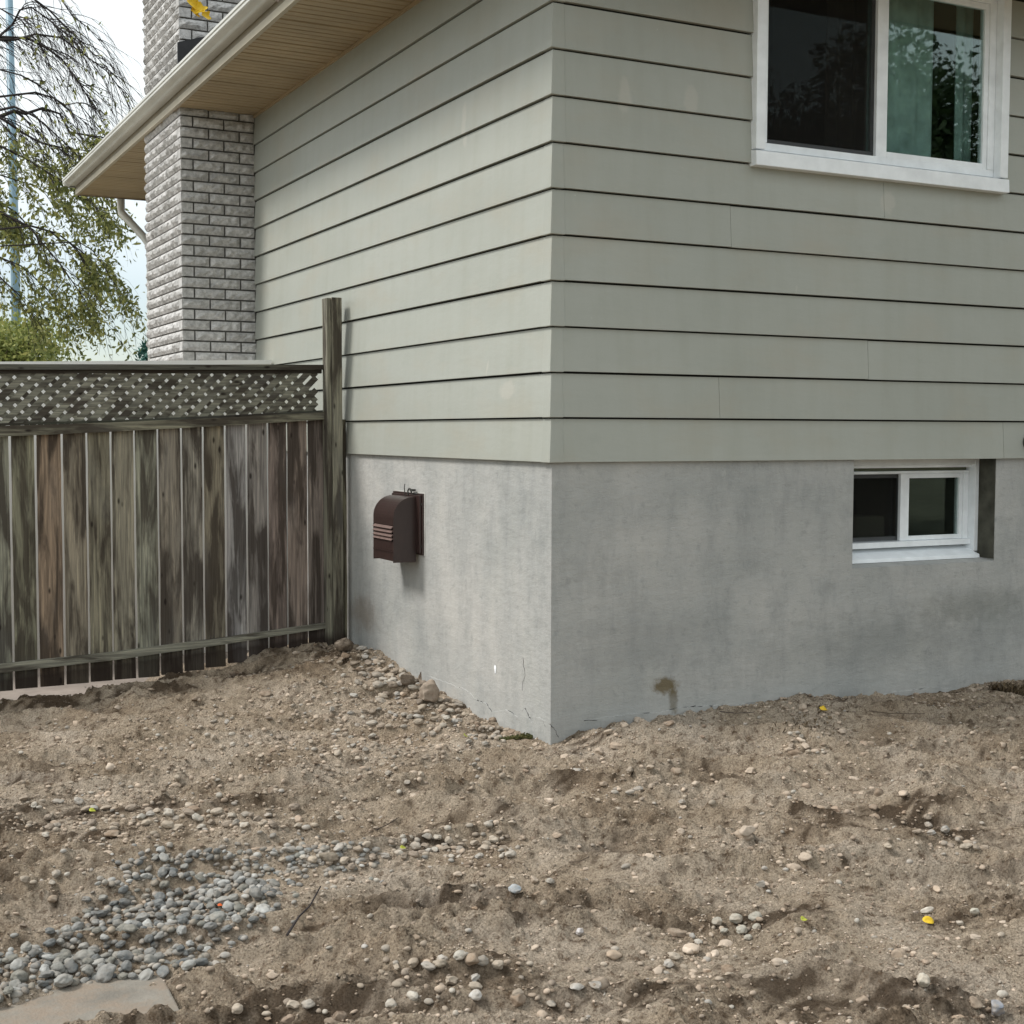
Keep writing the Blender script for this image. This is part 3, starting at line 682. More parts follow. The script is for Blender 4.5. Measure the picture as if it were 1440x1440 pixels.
sash(OX0+.0705, 2.265, OZ0+.113, 1.207, .205, .022, bwin); sash(2.222, OX1-.0665, OZ0+.113, 1.207, .172, .024, bwin, .06)
m = MB(); m.box(OX0+.072, 2.221, .19, .1905, OZ0+.116, 1.205); m.build('insect_screen', SCREEN, bwin)
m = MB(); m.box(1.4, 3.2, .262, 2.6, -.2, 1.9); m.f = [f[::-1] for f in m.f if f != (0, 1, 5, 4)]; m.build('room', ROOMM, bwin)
m = MB(); m.box(2.2, 2.5, .6, .9, .2, .95); m.box(2.52, 2.56, .5, .54, .3, 1.15); m.build('stored_box', simple('cardboard', (.45, .38, .28), .9), bwin)

# ================================================================== VENT HOOD on the left wall
YR, YL, XF, ZB, ZT = 1.50, 1.797, -.158, .712, 1.069
vent = empty('vent_hood', (0, 1.65, .9))
tag(vent, 'brown metal vent hood with louvres and curved top on the foundation wall', 'vent hood')
m = MB(); m.box(-.012, 0.004, 1.44, 1.865, .752, 1.088); m.box(-.024, -.0125, 1.452, 1.853, .762, 1.078); m.build('back_plate', BROWN, vent, bevel=.003)
prof = [(-.0245, ZB)]+[(XF, ZB)]
r_ = .115
prof += [(XF, ZT-r_-.0)]+[(XF+r_*(1-math.cos(t))*1.0, ZT-r_+r_*math.sin(t)) for t in np.linspace(0, math.pi/2, 12)[1:]]+[(-.0245, ZT)]
lz = [.906, .884, .862, .842]
# shell: two side cheeks, curved top sheet, front bars; louvre slots open between
for ya_, yb_ in ((YR, YR+.004), (YL-.004, YL)):
    m = MB(); m.prism(prof, 1, ya_, yb_); m.build('side_panel', BROWN, vent)
top_ = [(p, z) for p, z in prof if z > .92]
m = MB(); inner = [(p+.004 if p < -.1 else p, z-.004) for p, z in top_][::-1]
m.prism(top_+inner, 1, YR+.0042, YL-.0042); m.build('cover', BROWN, vent, smooth=False)
m = MB(); m.box(XF, XF+.004, YR+.0042, YL-.0042, .915, ZT-r_); m.box(XF, XF+.004, YR+.0042, YL-.0042, .776, .828); m.box(XF-.004, XF+.002, YR+.0042, YL-.0042, .768, .775); m.box(XF+.001, XF+.005, YR+.0042, YL-.0042, ZB+.008, .767)
m.build('front_panel', BROWN, vent)
LOUV = simple('worn_brown_enamel', (.17, .115, .10), .4, .5, .2, 30)
for z in lz:
    m = MB(); m.hexa([(XF-.010, YR+.012, z-.008), (XF-.006, YR+.012, z-.011), (XF-.006, YL-.012, z-.011), (XF-.010, YL-.012, z-.008), (XF+.004, YR+.012, z+.006), (XF+.008, YR+.012, z+.003), (XF+.008, YL-.012, z+.003), (XF+.004, YL-.012, z+.006)])
    m.build('louvre', LOUV, vent)
m = MB(); m.box(-.15, -.03, YR+.006, YL-.006, .73, .735); m.build('damper', BLACK, vent)
m = MB(); m.prism([(p+.006 if p < -.1 else p, z-(.008 if z > 1 else -.004)) for p, z in prof if True], 1, YR+.007, YR+.009); m.build('side_lining', BLACK, vent)
for yy, zz in ((1.447, 1.03), (1.447, .80)):
    m = MB(); m.tube([(-.012, yy, zz), (-.0155, yy, zz)], .0045, 8); m.build('screw', DARKM, vent)
m = MB(); m.box(-.003, .003, 1.428, 1.437, .748, 1.092); m.box(-.003, .003, 1.437, 1.868, 1.0885, 1.094); m.build('caulk', simple('grey_caulk', (.5, .49, .46), .6), vent)
m = MB()
m.tube([(-.03, 1.64, 1.07), (-.035, 1.64, 1.115), (-.03, 1.645, 1.135)], .003, 5)
m.tube([(-.028, 1.60, 1.075), (-.03, 1.60, 1.10), (-.03, 1.58, 1.113), (-.03, 1.56, 1.11), (-.028, 1.55, 1.085)], .0045, 6); m.box(-.035, -.012, 1.53, 1.565, 1.098, 1.11); m.tube([(-.028, 1.53, 1.08), (-.03, 1.515, 1.095), (-.02, 1.50, 1.085)], .003, 5)
m.build('cable_clip', DARKM, vent)

# dark fitting at the right edge of the frame
fit = empty('wall_tap', (2.958, 0, 1.375)); tag(fit, 'dark round tap fitting low on the siding at the right edge', 'tap')
m = MB(); n_ = 20
m.tube([(2.958, -.015, 1.375), (2.958, -.028, 1.375)], .045, 20); m.build('flange', DARKM, fit)
m = MB(); m.tube([(2.958, -.0285, 1.375), (2.958, -.10, 1.372), (2.958, -.125, 1.35), (2.958, -.13, 1.31)], .014, 10); m.build('spout', DARKM, fit, smooth=True)
m = MB(); m.tube([(2.958, -.09, 1.40), (2.958, -.11, 1.42)], .008, 8); m.tube([(2.958+.035*math.cos(t), -.11, 1.42+.035*math.sin(t)) for t in np.linspace(0, 2*math.pi, 17)], .006, 6); m.build('handle', DARKM, fit, smooth=True)

# ================================================================== WOODEN FENCE
FY = 2.671
fence = empty('wooden_fence', (-2, FY, 0)); tag(fence, 'weathered board fence with diagonal lattice top butting against the house', 'fence')
def lz_(x, pts):
    xs_ = [p[0] for p in pts]; return float(np.interp(x, xs_, [p[1] for p in pts]))
TOPB = [(-6, 1.70), (-2.02, 1.793), (-.142, 1.835)]
LRT = [(-6, 1.33), (-2.03, 1.452), (-1.042, 1.487), (-.143, 1.545)]
LRB = [(-6, 1.27), (-2.03, 1.392), (-1.125, 1.433), (-.143, 1.498)]
BRT = [(-6, .0), (-2.05, .124), (-1.14, .160), (-.104, .245)]
BRB = [(-6, -.05), (-2.05, .078), (-1.14, .118), (-.104, .214)]
def rail(name, top, bot, y0, y1, xa, xb, c, n=10):
    m = MB(); xs_ = np.linspace(xa, xb, n); v = []
    for x in xs_:
        w = .002*random.uniform(-1, 1); t, b = lz_(x, top)+w, lz_(x, bot)+w
        v += [(x, y0, b), (x, y1, b), (x, y1, t), (x, y0, t)]
    f = [(i*4+k, i*4+(k+1) % 4, (i+1)*4+(k+1) % 4, (i+1)*4+k) for i in range(n-1) for k in range(4)]+[(3, 2, 1, 0), ((n-1)*4, (n-1)*4+1, (n-1)*4+2, (n-1)*4+3)]
    m.add(v, f); o = m.build(name, WOODH, fence); o.color = c+(1,); return o
# horizontal grain version of the wood
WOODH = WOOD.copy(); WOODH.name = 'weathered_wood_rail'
for nd in WOODH.node_tree.nodes:
    if nd.type == 'MAPPING':
        s_ = nd.inputs['Scale'].default_value[:]; nd.inputs['Scale'].default_value = (s_[2], s_[1], s_[0])
GR = (.115, .112, .085)
rail('top_rail', TOPB, [(x, z-.030) for x, z in TOPB], FY-.035, FY+.05, -6, -.152, (.10, .098, .08))
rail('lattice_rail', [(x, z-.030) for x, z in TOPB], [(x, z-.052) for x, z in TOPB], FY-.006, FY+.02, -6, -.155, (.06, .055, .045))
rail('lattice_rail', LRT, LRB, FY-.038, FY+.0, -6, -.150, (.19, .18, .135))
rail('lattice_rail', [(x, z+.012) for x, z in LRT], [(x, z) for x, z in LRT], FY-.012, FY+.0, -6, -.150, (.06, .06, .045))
rail('bottom_rail', BRT, BRB, FY-.040, FY+.002, -6, -.115, (.26, .25, .20))
gaps = [-1.977, -1.841, -1.698, -1.562, -1.427, -1.294, -1.159, -1.022, -.892, -.759, -.629, -.497, -.376, -.245, -.108]
tint = [(.085, .07, .058), (.10, .11, .075), (.12, .085, .058), (.125, .115, .088), (.09, .092, .066), (.115, .115, .09), (.135, .15, .12), (.105, .10, .085), (.13, .13, .115), (.10, .095, .07), (.165, .17, .18), (.12, .12, .122), (.10, .08, .078), (.105, .085, .078), (.09, .08, .078)]
xg = [-1.977-.137*i for i in range(26, 0, -1)]+gaps
rt = random.Random(5)
tint = [tuple((c_*1.6*.6+g_*.4)*1.3 for c_, g_ in zip(t_, (.21, .165, .125))) for t_ in tint]
tt_ = [rt.choice(tint) for _ in range(26)]+tint[1:]
BOT = [(-6, -.12), (-2.054, -.032), (-1.669, -.023), (-1.143, -.016), (-.845, .010), (-.493, .052), (-.151, .10)]
def fboard(xa, xb, c):
    m = MB(); n = 14; v = []; bt = lz_((xa+xb)/2, BOT)-.003*random.random(); tp = lz_((xa+xb)/2, LRT)-.006; j = random.uniform(-.002, .002)
    yb = FY+.003+random.uniform(0, .004)
    for i in range(n+1):
        z = bt+(tp-bt)*i/n; ea = .0012*random.uniform(-1, 1); eb = .0012*random.uniform(-1, 1); lean = j*(1-i/n)
        v += [(xa+ea+lean, yb, z), (xb+eb+lean, yb, z), (xb+eb+lean, yb+.017, z), (xa+ea+lean, yb+.017, z)]
    f = [(i*4+k, i*4+(k+1) % 4, (i+1)*4+(k+1) % 4, (i+1)*4+k) for i in range(n) for k in range(4)]+[(3, 2, 1, 0), (n*4, n*4+1, n*4+2, n*4+3)]
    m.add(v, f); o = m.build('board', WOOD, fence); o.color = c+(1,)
for i in range(len(xg)-1):
    g_ = random.uniform(.0055, .0085); fboard(xg[i]+g_, xg[i+1]-g_, tt_[i])
# lattice strips, two crossing layers
SP = .0765; HW = .0185
def strip(c, sgn, y):
    """centre line z = c + sgn*x, clipped between the rails and the ends"""
    xs_ = np.linspace(-4.6, -.19, 900); z = c+sgn*xs_; lo = np.interp(xs_, [p[0] for p in LRT], [p[1] for p in LRT]); hi = np.interp(xs_, [p[0] for p in TOPB], [p[1]-.035 for p in TOPB])
    ok = (z > lo-.004) & (z < hi+.004)
    if ok.sum() < 4: return
    x0, x1 = xs_[ok][0], xs_[ok][-1]; z0, z1 = c+sgn*x0, c+sgn*x1
    d = np.array([1, sgn])/2**.5; nrm = np.array([-sgn, 1])/2**.5*HW*random.uniform(.94, 1.06); m = MB(); v = []
    for yy in (y, y+.006):
        for (x, z_, s_) in ((x0, z0, -1), (x1, z1, -1), (x1, z1, 1), (x0, z0, 1)): v.append((x+nrm[0]*s_, yy, z_+nrm[1]*s_))
    m.add(v, [(0, 1, 2, 3), (7, 6, 5, 4), (0, 4, 5, 1), (1, 5, 6, 2), (2, 6, 7, 3), (3, 7, 4, 0)])
    o = m.build('lattice_strip', WOODH, fence); q_ = random.uniform(.85, 1.25); o.color = (.19*q_, .185*q_, .15*q_, 1)
miss = 1.72-.245   # the back strip z = miss' - x that has gone
for k in range(64):
    strip(1.85+4.6-k*SP, 1, FY-.004) if False else None
for k in range(70):
    c = 1.45+.19+k*SP+random.uniform(-.0025, .0025); strip(c, 1, FY-.002)
for k in range(70):
    c = 1.845-.19-.005-k*SP; jc = c+random.uniform(-.0025, .0025)
    if abs((c)-(1.734-.265)) < SP*.5: continue
    strip(jc, -1, FY+.0045)
def post(x0, x1, y0, y1, z0, z1, c, name='post'):
    m = MB(); n = 16; v = []
    for i in range(n+1):
        z = z0+(z1-z0)*i/n; w = .0015*random.uniform(-1, 1); lean = -.004*(i/n)
        v += [(x0+w+lean, y0, z), (x1+w+lean, y0, z), (x1+w+lean, y1, z), (x0+w+lean, y1, z)]
    f = [(i*4+k, i*4+(k+1) % 4, (i+1)*4+(k+1) % 4, (i+1)*4+k) for i in range(n) for k in range(4)]+[(3, 2, 1, 0), (n*4, n*4+1, n*4+2, n*4+3)]
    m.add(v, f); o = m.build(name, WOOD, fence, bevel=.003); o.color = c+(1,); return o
post(-.150, -.122, 2.572, 2.66, -.3, 2.236, (.21, .20, .155)); post(-.1195, -.056, 2.562, 2.655, -.3, 2.240, (.25, .235, .18))
post(-.050, -.018, 2.60, 2.64, -.3, 1.50, (.20, .185, .13), 'nailer'); post(-2.62, -2.52, 2.60, 2.70, -.4, 1.95, (.16, .155, .12)); post(-5.02, -4.92, 2.60, 2.70, -.4, 1.9, (.16, .155, .12))

# pale fence seen through the gaps
pf = empty('panel_fence', (-2.5, 4.1, -.13)); tag(pf, 'smooth white panel fence seen through the gaps behind the wooden fence', 'fence')
zt = [float(at(x, y, 1, 4.1)[2]) for x, y in ((30, 508.5), (430, 506))]; xt = [float(at(x, 507, 1, 4.1)[0]) for x in (30, 430)]
sl = (zt[1]-zt[0])/(xt[1]-xt[0])
for i in range(9):
    x1 = -.045-i*.6; x0 = x1-.594; za, zb = zt[0]+sl*(x0-xt[0]), zt[0]+sl*(x1-xt[0])
    m = MB(); m.hexa([(x0, 4.1, -.134), (x1, 4.1, -.134), (x1, 4.13, -.134), (x0, 4.13, -.134), (x0, 4.1, za-.03), (x1, 4.1, zb-.03), (x1, 4.13, zb-.03), (x0, 4.13, za-.03)]); m.build('panel', PANEL, pf)
m = MB(); x0, x1 = -5.45, -.04; za, zb = zt[0]+sl*(x0-xt[0]), zt[0]+sl*(x1-xt[0])
m.hexa([(x0, 4.08, za-.0295), (x1, 4.08, zb-.0295), (x1, 4.15, zb-.0295), (x0, 4.15, za-.0295), (x0, 4.08, za), (x1, 4.08, zb), (x1, 4.15, zb), (x0, 4.15, za)]); m.build('cap_rail', PANEL, pf)

# ================================================================== STONES
def G(x, y):
    q_ = gz(x+np.array([0, .012, -.012, 0, 0]), y+np.array([0, 0, 0, .012, -.012])); return float(q_.mean()*.6+q_.max()*.4)
def gat(px, py):
    a, b = at(px, py, 2, .16), at(px, py, 2, -.26); t = np.linspace(0, 1, 90)[:, None]; P = a+(b-a)*t
    k = int(np.argmax(P[:, 2] < gz(P[:, 0], P[:, 1]))); p = P[max(k, 0)].copy() if k else P[60].copy(); return p
def stone_shape(sub, seed, rough=.15, ang=False, lowf=1.3):
    v, f = ico(sub); v = v.copy(); r_ = np.random.default_rng(seed)
    d = 1+rough*n3(v+seed*3.1, lowf, seed % 7)+rough*.35*n3(v+seed, 3.1, 3)
    if ang:
        for _ in range(7):
            n_ = r_.normal(size=3); n_ /= np.linalg.norm(n_); h = r_.uniform(.55, .85); dt = v@n_; over = dt > h
            v[over] -= np.outer(dt[over]-h, n_)
    return v*d[:, None], f
def stone_mesh(name, seed, rough, ang=False, sub=3):
    v, f = stone_shape(sub, seed, rough, ang); me = bpy.data.meshes.new(name); me.from_pydata(v.tolist(), [], f.tolist()); me.materials.append(STONE)
    if not ang: me.shade_smooth()
    else: me.shade_smooth()
    me.update(); return me
peb = [stone_mesh('pebble', i, .24) for i in range(14)]
pebg = [stone_mesh('river_pebble', i, .24) for i in range(14)]
for m_ in pebg: m_.materials[0] = PEBM
rock = [stone_mesh('loose_stone', 50+i, .22, True) for i in range(10)]
def rock_obj(name, me, x, y, r3, c, sink=.3, rot=None, zadd=0):
    o = bpy.data.objects.new(name, me); o.scale = r3; o.location = (x, y, G(x, y)+r3[2]*(1-2*sink)+zadd)
    o.rotation_euler = rot or (random.uniform(-.3, .3), random.uniform(-.3, .3), random.uniform(0, 6.28)); o.color = tuple(c)+(1,); col.objects.link(o); return o
def pip(x, y, poly):
    ins = False; n = len(poly)
    for i in range(n):
        x0, y0 = poly[i]; x1, y1 = poly[(i+1) % n]
        if (y0 > y) != (y1 > y) and x < (x1-x0)*(y-y0)/(y1-y0)+x0: ins = not ins
    return ins
def proj(P):
    d = P-CAM; w = d@_f; return 720+FPX*(d@_r2)/w, 720-FPX*(d@_u2)/w
# pebble patch in the lower left
polyA = [(-40, 1420), (-40, 1362), (55, 1320), (120, 1275), (170, 1240), (180, 1215), (225, 1195), (300, 1200), (330, 1215), (345, 1240), (390, 1250), (395, 1275), (360, 1310), (310, 1330), (270, 1362), (232, 1378), (130, 1386), (40, 1400)]
PA = [tuple(gat(x, y)[:2]) for x, y in polyA]
pts = []
r_ = random.Random(3)
tries = 0
xsA = [p[0] for p in PA]; ysA = [p[1] for p in PA]
while tries < 24000 and len(pts) < 520:
    tries += 1; x = r_.uniform(min(xsA), max(xsA)); y = r_.uniform(min(ysA), max(ysA))
    if not pip(x, y, PA): continue
    big = min(1, max(0, (-.55-y)/.9)); rad = r_.uniform(.008, .017)+.013*big*r_.random()**1.6
    if all((x-a)**2+(y-b)**2 > ((rad+c)*.88)**2 for a, b, c in pts): pts.append((x, y, rad))
pts.sort(key=lambda p: -p[2]/np.linalg.norm(np.array([p[0], p[1], 0])-CAM))
GREY = [(.22, .22, .21), (.17, .176, .174), (.30, .298, .28), (.13, .137, .136), (.24, .235, .215), (.19, .187, .165), (.36, .36, .345)]
extra_stuff = []
GRN = ['neutral grey', 'slate grey', 'light grey', 'dark grey', 'warm grey', 'olive grey', 'pale grey']
def where(x, y):
    u, v_ = proj(np.array([x, y, -.12]))
    if v_ > 1372: return 'touching the paving slab'
    if v_ < 1222: return 'at the upper tip of the pebble patch'
    if u > 330: return 'at the pebble patch edge nearest the twig'
    if u < 110: return 'at the left end of the pebble patch'
    if u > 235: return 'around the orange scrap in the pebble patch'
    return 'in the left middle of the pebble patch'
for i, (x, y, rad) in enumerate(pts):
    a = rad*r_.uniform(1.0, 1.35); b = rad*r_.uniform(.82, 1.0); h = rad*r_.uniform(.5, .8)
    gi = r_.randrange(len(GREY)); c = np.array(GREY[gi])*r_.uniform(.85, 1.08)
    zz = .004+.010*r_.random()
    if i < 270:
        o = rock_obj('pebble', peb[i % 14], x, y, (a, b, h), c, .22, (r_.uniform(-.45, .45), r_.uniform(-.45, .45), r_.uniform(0, 6.28)), zz)
        o.data = pebg[i % 14]; tag(o, ('big ' if rad > .0195 else 'small ' if rad < .0135 else 'medium ')+('flat ' if h < .6*rad else 'plump ')+GRN[gi]+' pebble '+where(x, y), 'pebble', 'pebbles '+where(x, y))
    else: extra_stuff.append((x, y, a, b, h, c, zz))
for i in range(1300):   # under layer filling the gaps of the patch
    x = r_.uniform(min(xsA), max(xsA)); y = r_.uniform(min(ysA), max(ysA))
    if pip(x, y, PA):
        rad = r_.uniform(.008, .016); extra_stuff.append((x, y, rad*1.2, rad*.9, rad*.7, np.array(r_.choice(GREY))*.8, .003))
for _ in range(420):
    if r_.random() < .45: q_ = gat(r_.gauss(425, 60), r_.gauss(1213, 14))
    else:
        k_ = r_.randrange(len(PA)); a_, b_ = PA[k_], PA[(k_+1) % len(PA)]; t_ = r_.random(); q_ = (a_[0]+(b_[0]-a_[0])*t_+r_.gauss(0, .06), a_[1]+(b_[1]-a_[1])*t_+r_.gauss(0, .05))
    if pip(q_[0], q_[1], PA): continue
    rad = r_.uniform(.006, .015); extra_stuff.append((q_[0], q_[1], rad*1.2, rad*.9, rad*.65, np.array(r_.choice(GREY))*r_.uniform(.9, 1.3), -.002))
# single stones one can point to
def single(name, label, cat, px, py, r3, c, me, rot=None, sink=.15, zadd=.004):
    p = gat(px, py); o = rock_obj(name, me, p[0], p[1], r3, c, sink, rot, zadd); tag(o, label, cat); return o
single('stone', 'largest tan angular stone resting against the foundation left of the corner', 'stone', 603, 992, (.062, .05, .062), (.30, .24, .19), rock[0], (.3, .2, .8))
single('soil_clod', 'dark brown earth clod just left of the largest tan stone', 'clod', 572, 966, (.055, .04, .035), (.10, .075, .055), rock[1], (.1, .3, .4))
single('soil_clod', 'dark brown earth clod behind the largest tan stone, touching the foundation', 'clod', 594, 960, (.035, .03, .035), (.085, .06, .045), rock[2], (.4, .1, 1.4))
single('soil_clod', 'dark earth clod at the foot of the fence post', 'clod', 484, 916, (.06, .045, .04), (.105, .08, .06), rock[3], (.2, .2, .2))
single('stone', 'flat bluish grey stone alone on the bare soil in the middle foreground', 'stone', 724, 1256, (.023, .019, .011), (.36, .40, .43), peb[3], (.35, 0, .3), .2)
single('stone', 'smooth egg shaped beige stone in the lower right soil', 'stone', 1298, 1389, (.026, .018, .017), (.52, .48, .40), peb[5], (.1, .2, .9), .2)
single('stone', 'blue grey broken rock in the bottom right corner', 'stone', 1402, 1432, (.032, .024, .022), (.25, .27, .31), rock[4], (.3, .3, .5))
single('stone', 'pale pointed shard of stone just above the yellow leaf on the right', 'stone', 1303, 1287, (.026, .008, .010), (.50, .46, .40), rock[5], (.3, .5, 2.2))
single('stone', 'pale lone pebble right of the middle, below the bare ridge', 'stone', 815, 1316, (.014, .012, .010), (.48, .45, .44), peb[7])
single('stone', 'whitish chunk of stone right of the yellow leaf', 'stone', 1371, 1288, (.022, .012, .012), (.46, .43, .36), rock[6], (.2, .4, .2))
single('stone', 'long brown stone lying at the right end of the pebble band', 'stone', 463, 1218, (.034, .019, .017), (.20, .17, .13), peb[6], (.1, .1, -.3))
single('stone', 'round white stone at the bottom edge left of centre', 'stone', 669, 1406, (.017, .016, .012), (.50, .49, .47), peb[2])
clus = [((1008, 1303), .022), ((1035, 1297), .024), ((1062, 1295), .024), ((1043, 1313), .024), ((1064, 1307), .015), ((1052, 1322), .014), ((1018, 1316), .013)]
CL = ['leftmost', 'upper middle', 'upper right', 'largest central', 'small right', 'small bottom right', 'small lower left']
for i, ((x, y), rd) in enumerate(clus):
    p = gat(x, y); o = rock_obj('stone', peb[i], p[0], p[1], (rd*.9, rd*.75, rd*.6), np.array((.36, .34, .29))*random.uniform(.8, 1.15), .2)
    tag(o, ''+CL[i]+' pebble of the small cluster in the dark hollow right of centre', 'pebble', 'pebbles clustered in the hollow right of centre')
# loose stones scattered over the soil, the larger ones as things
def in_frame(x, y, m=1.12):
    u, v_ = proj(np.array([x, y, -.05])); return abs(u-720) < 720*m and v_ < 1440+90
spots = [(640, 1190, 80, 14, 90, 'in the dark band of stones in the middle foreground', .009, .019), (690, 1175, 60, 14, 20, 'in the dark band of stones in the middle foreground', .008, .017), (430, 1212, 55, 14, 60, 'trailing off the right tip of the pebble patch', .009, .018),
    (640, 1370, 70, 30, 36, 'in the loose cluster at the bottom centre', .009, .019), (560, 1380, 60, 30, 10, 'in the loose cluster at the bottom centre', .008, .016), (420, 1425, 120, 14, 14, 'along the bottom edge right of the paving slab', .009, .019), (780, 1400, 60, 20, 12, 'on the dark soil at the bottom right of centre', .008, .017),
    (940, 1360, 60, 16, 10, 'on the dark soil at the bottom right of centre', .008, .017), (900, 1110, 40, 12, 10, 'on the bare soil in front of the house corner', .008, .018), (1130, 1050, 30, 20, 8, 'on the heap below the right foundation wall', .008, .018), (1290, 1180, 50, 20, 16, 'half buried in the soil at the right side', .008, .018),
    (1340, 1190, 40, 20, 8, 'half buried in the soil at the right side', .008, .016), (240, 1152, 70, 12, 40, 'in the row of stones above the pebble patch', .010, .021), (330, 1155, 80, 10, 40, 'in the row of stones above the pebble patch', .009, .019), (540, 960, 40, 30, 60, 'in the rubble piled against the left foundation wall', .012, .025),
    (600, 1010, 60, 25, 50, 'in the rubble piled against the left foundation wall', .010, .023), (680, 1030, 40, 14, 20, 'in the rubble piled against the left foundation wall', .008, .018), (510, 1000, 70, 40, 44, 'in the rubble spread below the fence post', .009, .019), (515, 935, 26, 14, 45, 'in the rubble at the foot of the fence post', .012, .026), (565, 958, 26, 14, 45, 'in the rubble piled against the left foundation wall', .012, .026), (625, 1000, 30, 14, 40, 'in the rubble piled against the left foundation wall', .010, .022), (690, 1030, 26, 10, 26, 'in the rubble piled against the left foundation wall', .008, .018), (350, 1040, 160, 40, 40, 'in the rough ground below the fence', .009, .018), (560, 1080, 120, 30, 30, 'in the rough ground left of the house corner', .009, .017), (100, 1150, 90, 30, 30, 'in the rough ground at the far left', .009, .019), (500, 1200, 60, 12, 40, 'trailing off the right tip of the pebble patch', .010, .021), (980, 1330, 20, 10, 4, 'on the dark soil at the bottom right of centre', .008, .015), (75, 1240, 50, 8, 10, 'in the short row left of the pebble patch', .009, .018)]
big = []
for sx, sy, a, b, k, wh, r0, r1 in spots:
    for _ in range(k):
        p = gat(random.gauss(sx, a*.6), random.gauss(sy, b*.6)); 
        if p[0] > -.03 and p[1] > -.03: continue
        big.append((p[0], p[1], random.uniform(r0, r1), wh))
for _ in range(230):
    x, y = random.uniform(-2.7, 3), random.uniform(-3.1, 2.4)
    if (x > -.05 and y > -.05) or not in_frame(x, y): continue
    big.append((x, y, .006+.012*random.random()**2, 'alone on the bare soil '+('near the fence' if y > .9 else 'of the near foreground' if y < -1.6 else 'of the left half' if x < -.9+.5*(y+1) else 'of the right half')))
keep = []
for s_ in sorted(big, key=lambda s_: -s_[2]):
    if all((s_[0]-k_[0])**2+(s_[1]-k_[1])**2 > ((s_[2]+k_[2])*.9)**2 for k_ in keep): keep.append(s_)
STC = [(.36, .305, .24), (.28, .23, .18), (.39, .335, .27), (.29, .265, .23), (.36, .34, .31), (.42, .39, .34), (.24, .195, .155)]
STN = ['tan', 'brownish', 'sandy', 'grey brown', 'dull grey', 'pale beige', 'dark brown']
SLABP = [tuple(gat(x, y)[:2]) for x, y in ((-60, 1406), (235, 1366), (270, 1446), (-90, 1495))]
keep = [k_ for k_ in keep if not pip(k_[0], k_[1], PA) and not pip(k_[0], k_[1], SLABP)]
for i, (x, y, rd, wh) in enumerate(keep):
    ci = random.randrange(len(STC)); c = np.array(STC[ci])*random.uniform(.85, 1.12); a = rd*random.uniform(1, 1.4); b = rd*random.uniform(.8, 1); h = rd*random.uniform(.5, .8)
    if i < 285:
        o = rock_obj('loose_stone', random.choice(peb if random.random() < .4 else rock), x, y, (a, b, h), c, random.uniform(.15, .4))
        tag(o, ('large ' if rd > .019 else 'small ' if rd < .012 else 'middling ')+STN[ci]+' stone '+wh, 'stone', 'stones '+wh)
    else: extra_stuff.append((x, y, a, b, h, c, 0.))
# gravel and crumbs: uncountable
def scatter(n, sub, size, dens, sunk, colors, seed, name, label, cat, ang, extra=(), wet=.85):
    r_ = np.random.default_rng(seed); P = []
    while len(P) < n:
        x = r_.uniform(-2.95, 3.2, 4000); y = r_.uniform(-3.35, 2.62, 4000); ok = ~((x > -.012) & (y > -.012)); x, y = x[ok], y[ok]
        Q = np.stack([x, y, np.full_like(x, -.05)], 1); d = Q-CAM; w = d@_f; u = 720+FPX*(d@_r2)/w; v_ = 720-FPX*(d@_u2)/w
        ok = (np.abs(u-720) < 860) & (v_ < 1560) & (r_.random(len(x)) < dens(x, y, u, v_)); P += list(zip(x[ok], y[ok]))
    P = np.array(P[:n]); rad = size(r_, n, P)
    A = rad*r_.uniform(1, 1.5, n); B = rad*r_.uniform(.75, 1, n); H = rad*r_.uniform(.5, .85, n)
    C = np.array(colors)[r_.integers(0, len(colors), n)]*r_.uniform(.8, 1.15, (n, 1)); Z = np.zeros(n)
    dm = np.clip((dampness(P[:, 0], P[:, 1])-.2)/.4, 0, 1)[:, None]*wet; C = C*(1-dm)+dm*np.array([.085, .058, .037])*r_.uniform(.6, 3.0, (n, 1))
    if len(extra):
        E = list(extra); P = np.vstack([P, [(e[0], e[1]) for e in E]]); A = np.append(A, [e[2] for e in E]); B = np.append(B, [e[3] for e in E]); H = np.append(H, [e[4] for e in E])
        C = np.vstack([C, [e[5] for e in E]]); Z = np.append(Z, [e[6] for e in E]); n = len(P)
    z = gz(P[:, 0], P[:, 1])+Z+H*sunk
    shp = [stone_shape(sub, 200+i, .22, ang) for i in range(12)]; f = shp[0][1]; nv = len(shp[0][0])
    SV = np.array([s_[0] for s_ in shp])[r_.integers(0, 12, n)]
    SV = SV*np.stack([A, B, H], 1)[:, None, :]
    t1 = r_.uniform(-.5, .5, n)[:, None]; t2 = r_.uniform(0, 6.28, n)[:, None]
    X, Y, Zz = SV[..., 0], SV[..., 1], SV[..., 2]
    Y, Zz = Y*np.cos(t1)-Zz*np.sin(t1), Y*np.sin(t1)+Zz*np.cos(t1); X, Y = X*np.cos(t2)-Y*np.sin(t2), X*np.sin(t2)+Y*np.cos(t2)
    Vv = np.stack([X+P[:, 0:1], Y+P[:, 1:2], Zz+z[:, None]], -1).reshape(-1, 3)
    Ff = (f[None]+(np.arange(n)*nv)[:, None, None]).reshape(-1, 3)
    o = fast_mesh(name, Vv, Ff, GRAVEL, smooth=not ang, color=np.repeat(C, nv, 0)); tag(o, label, cat, kind='stuff')
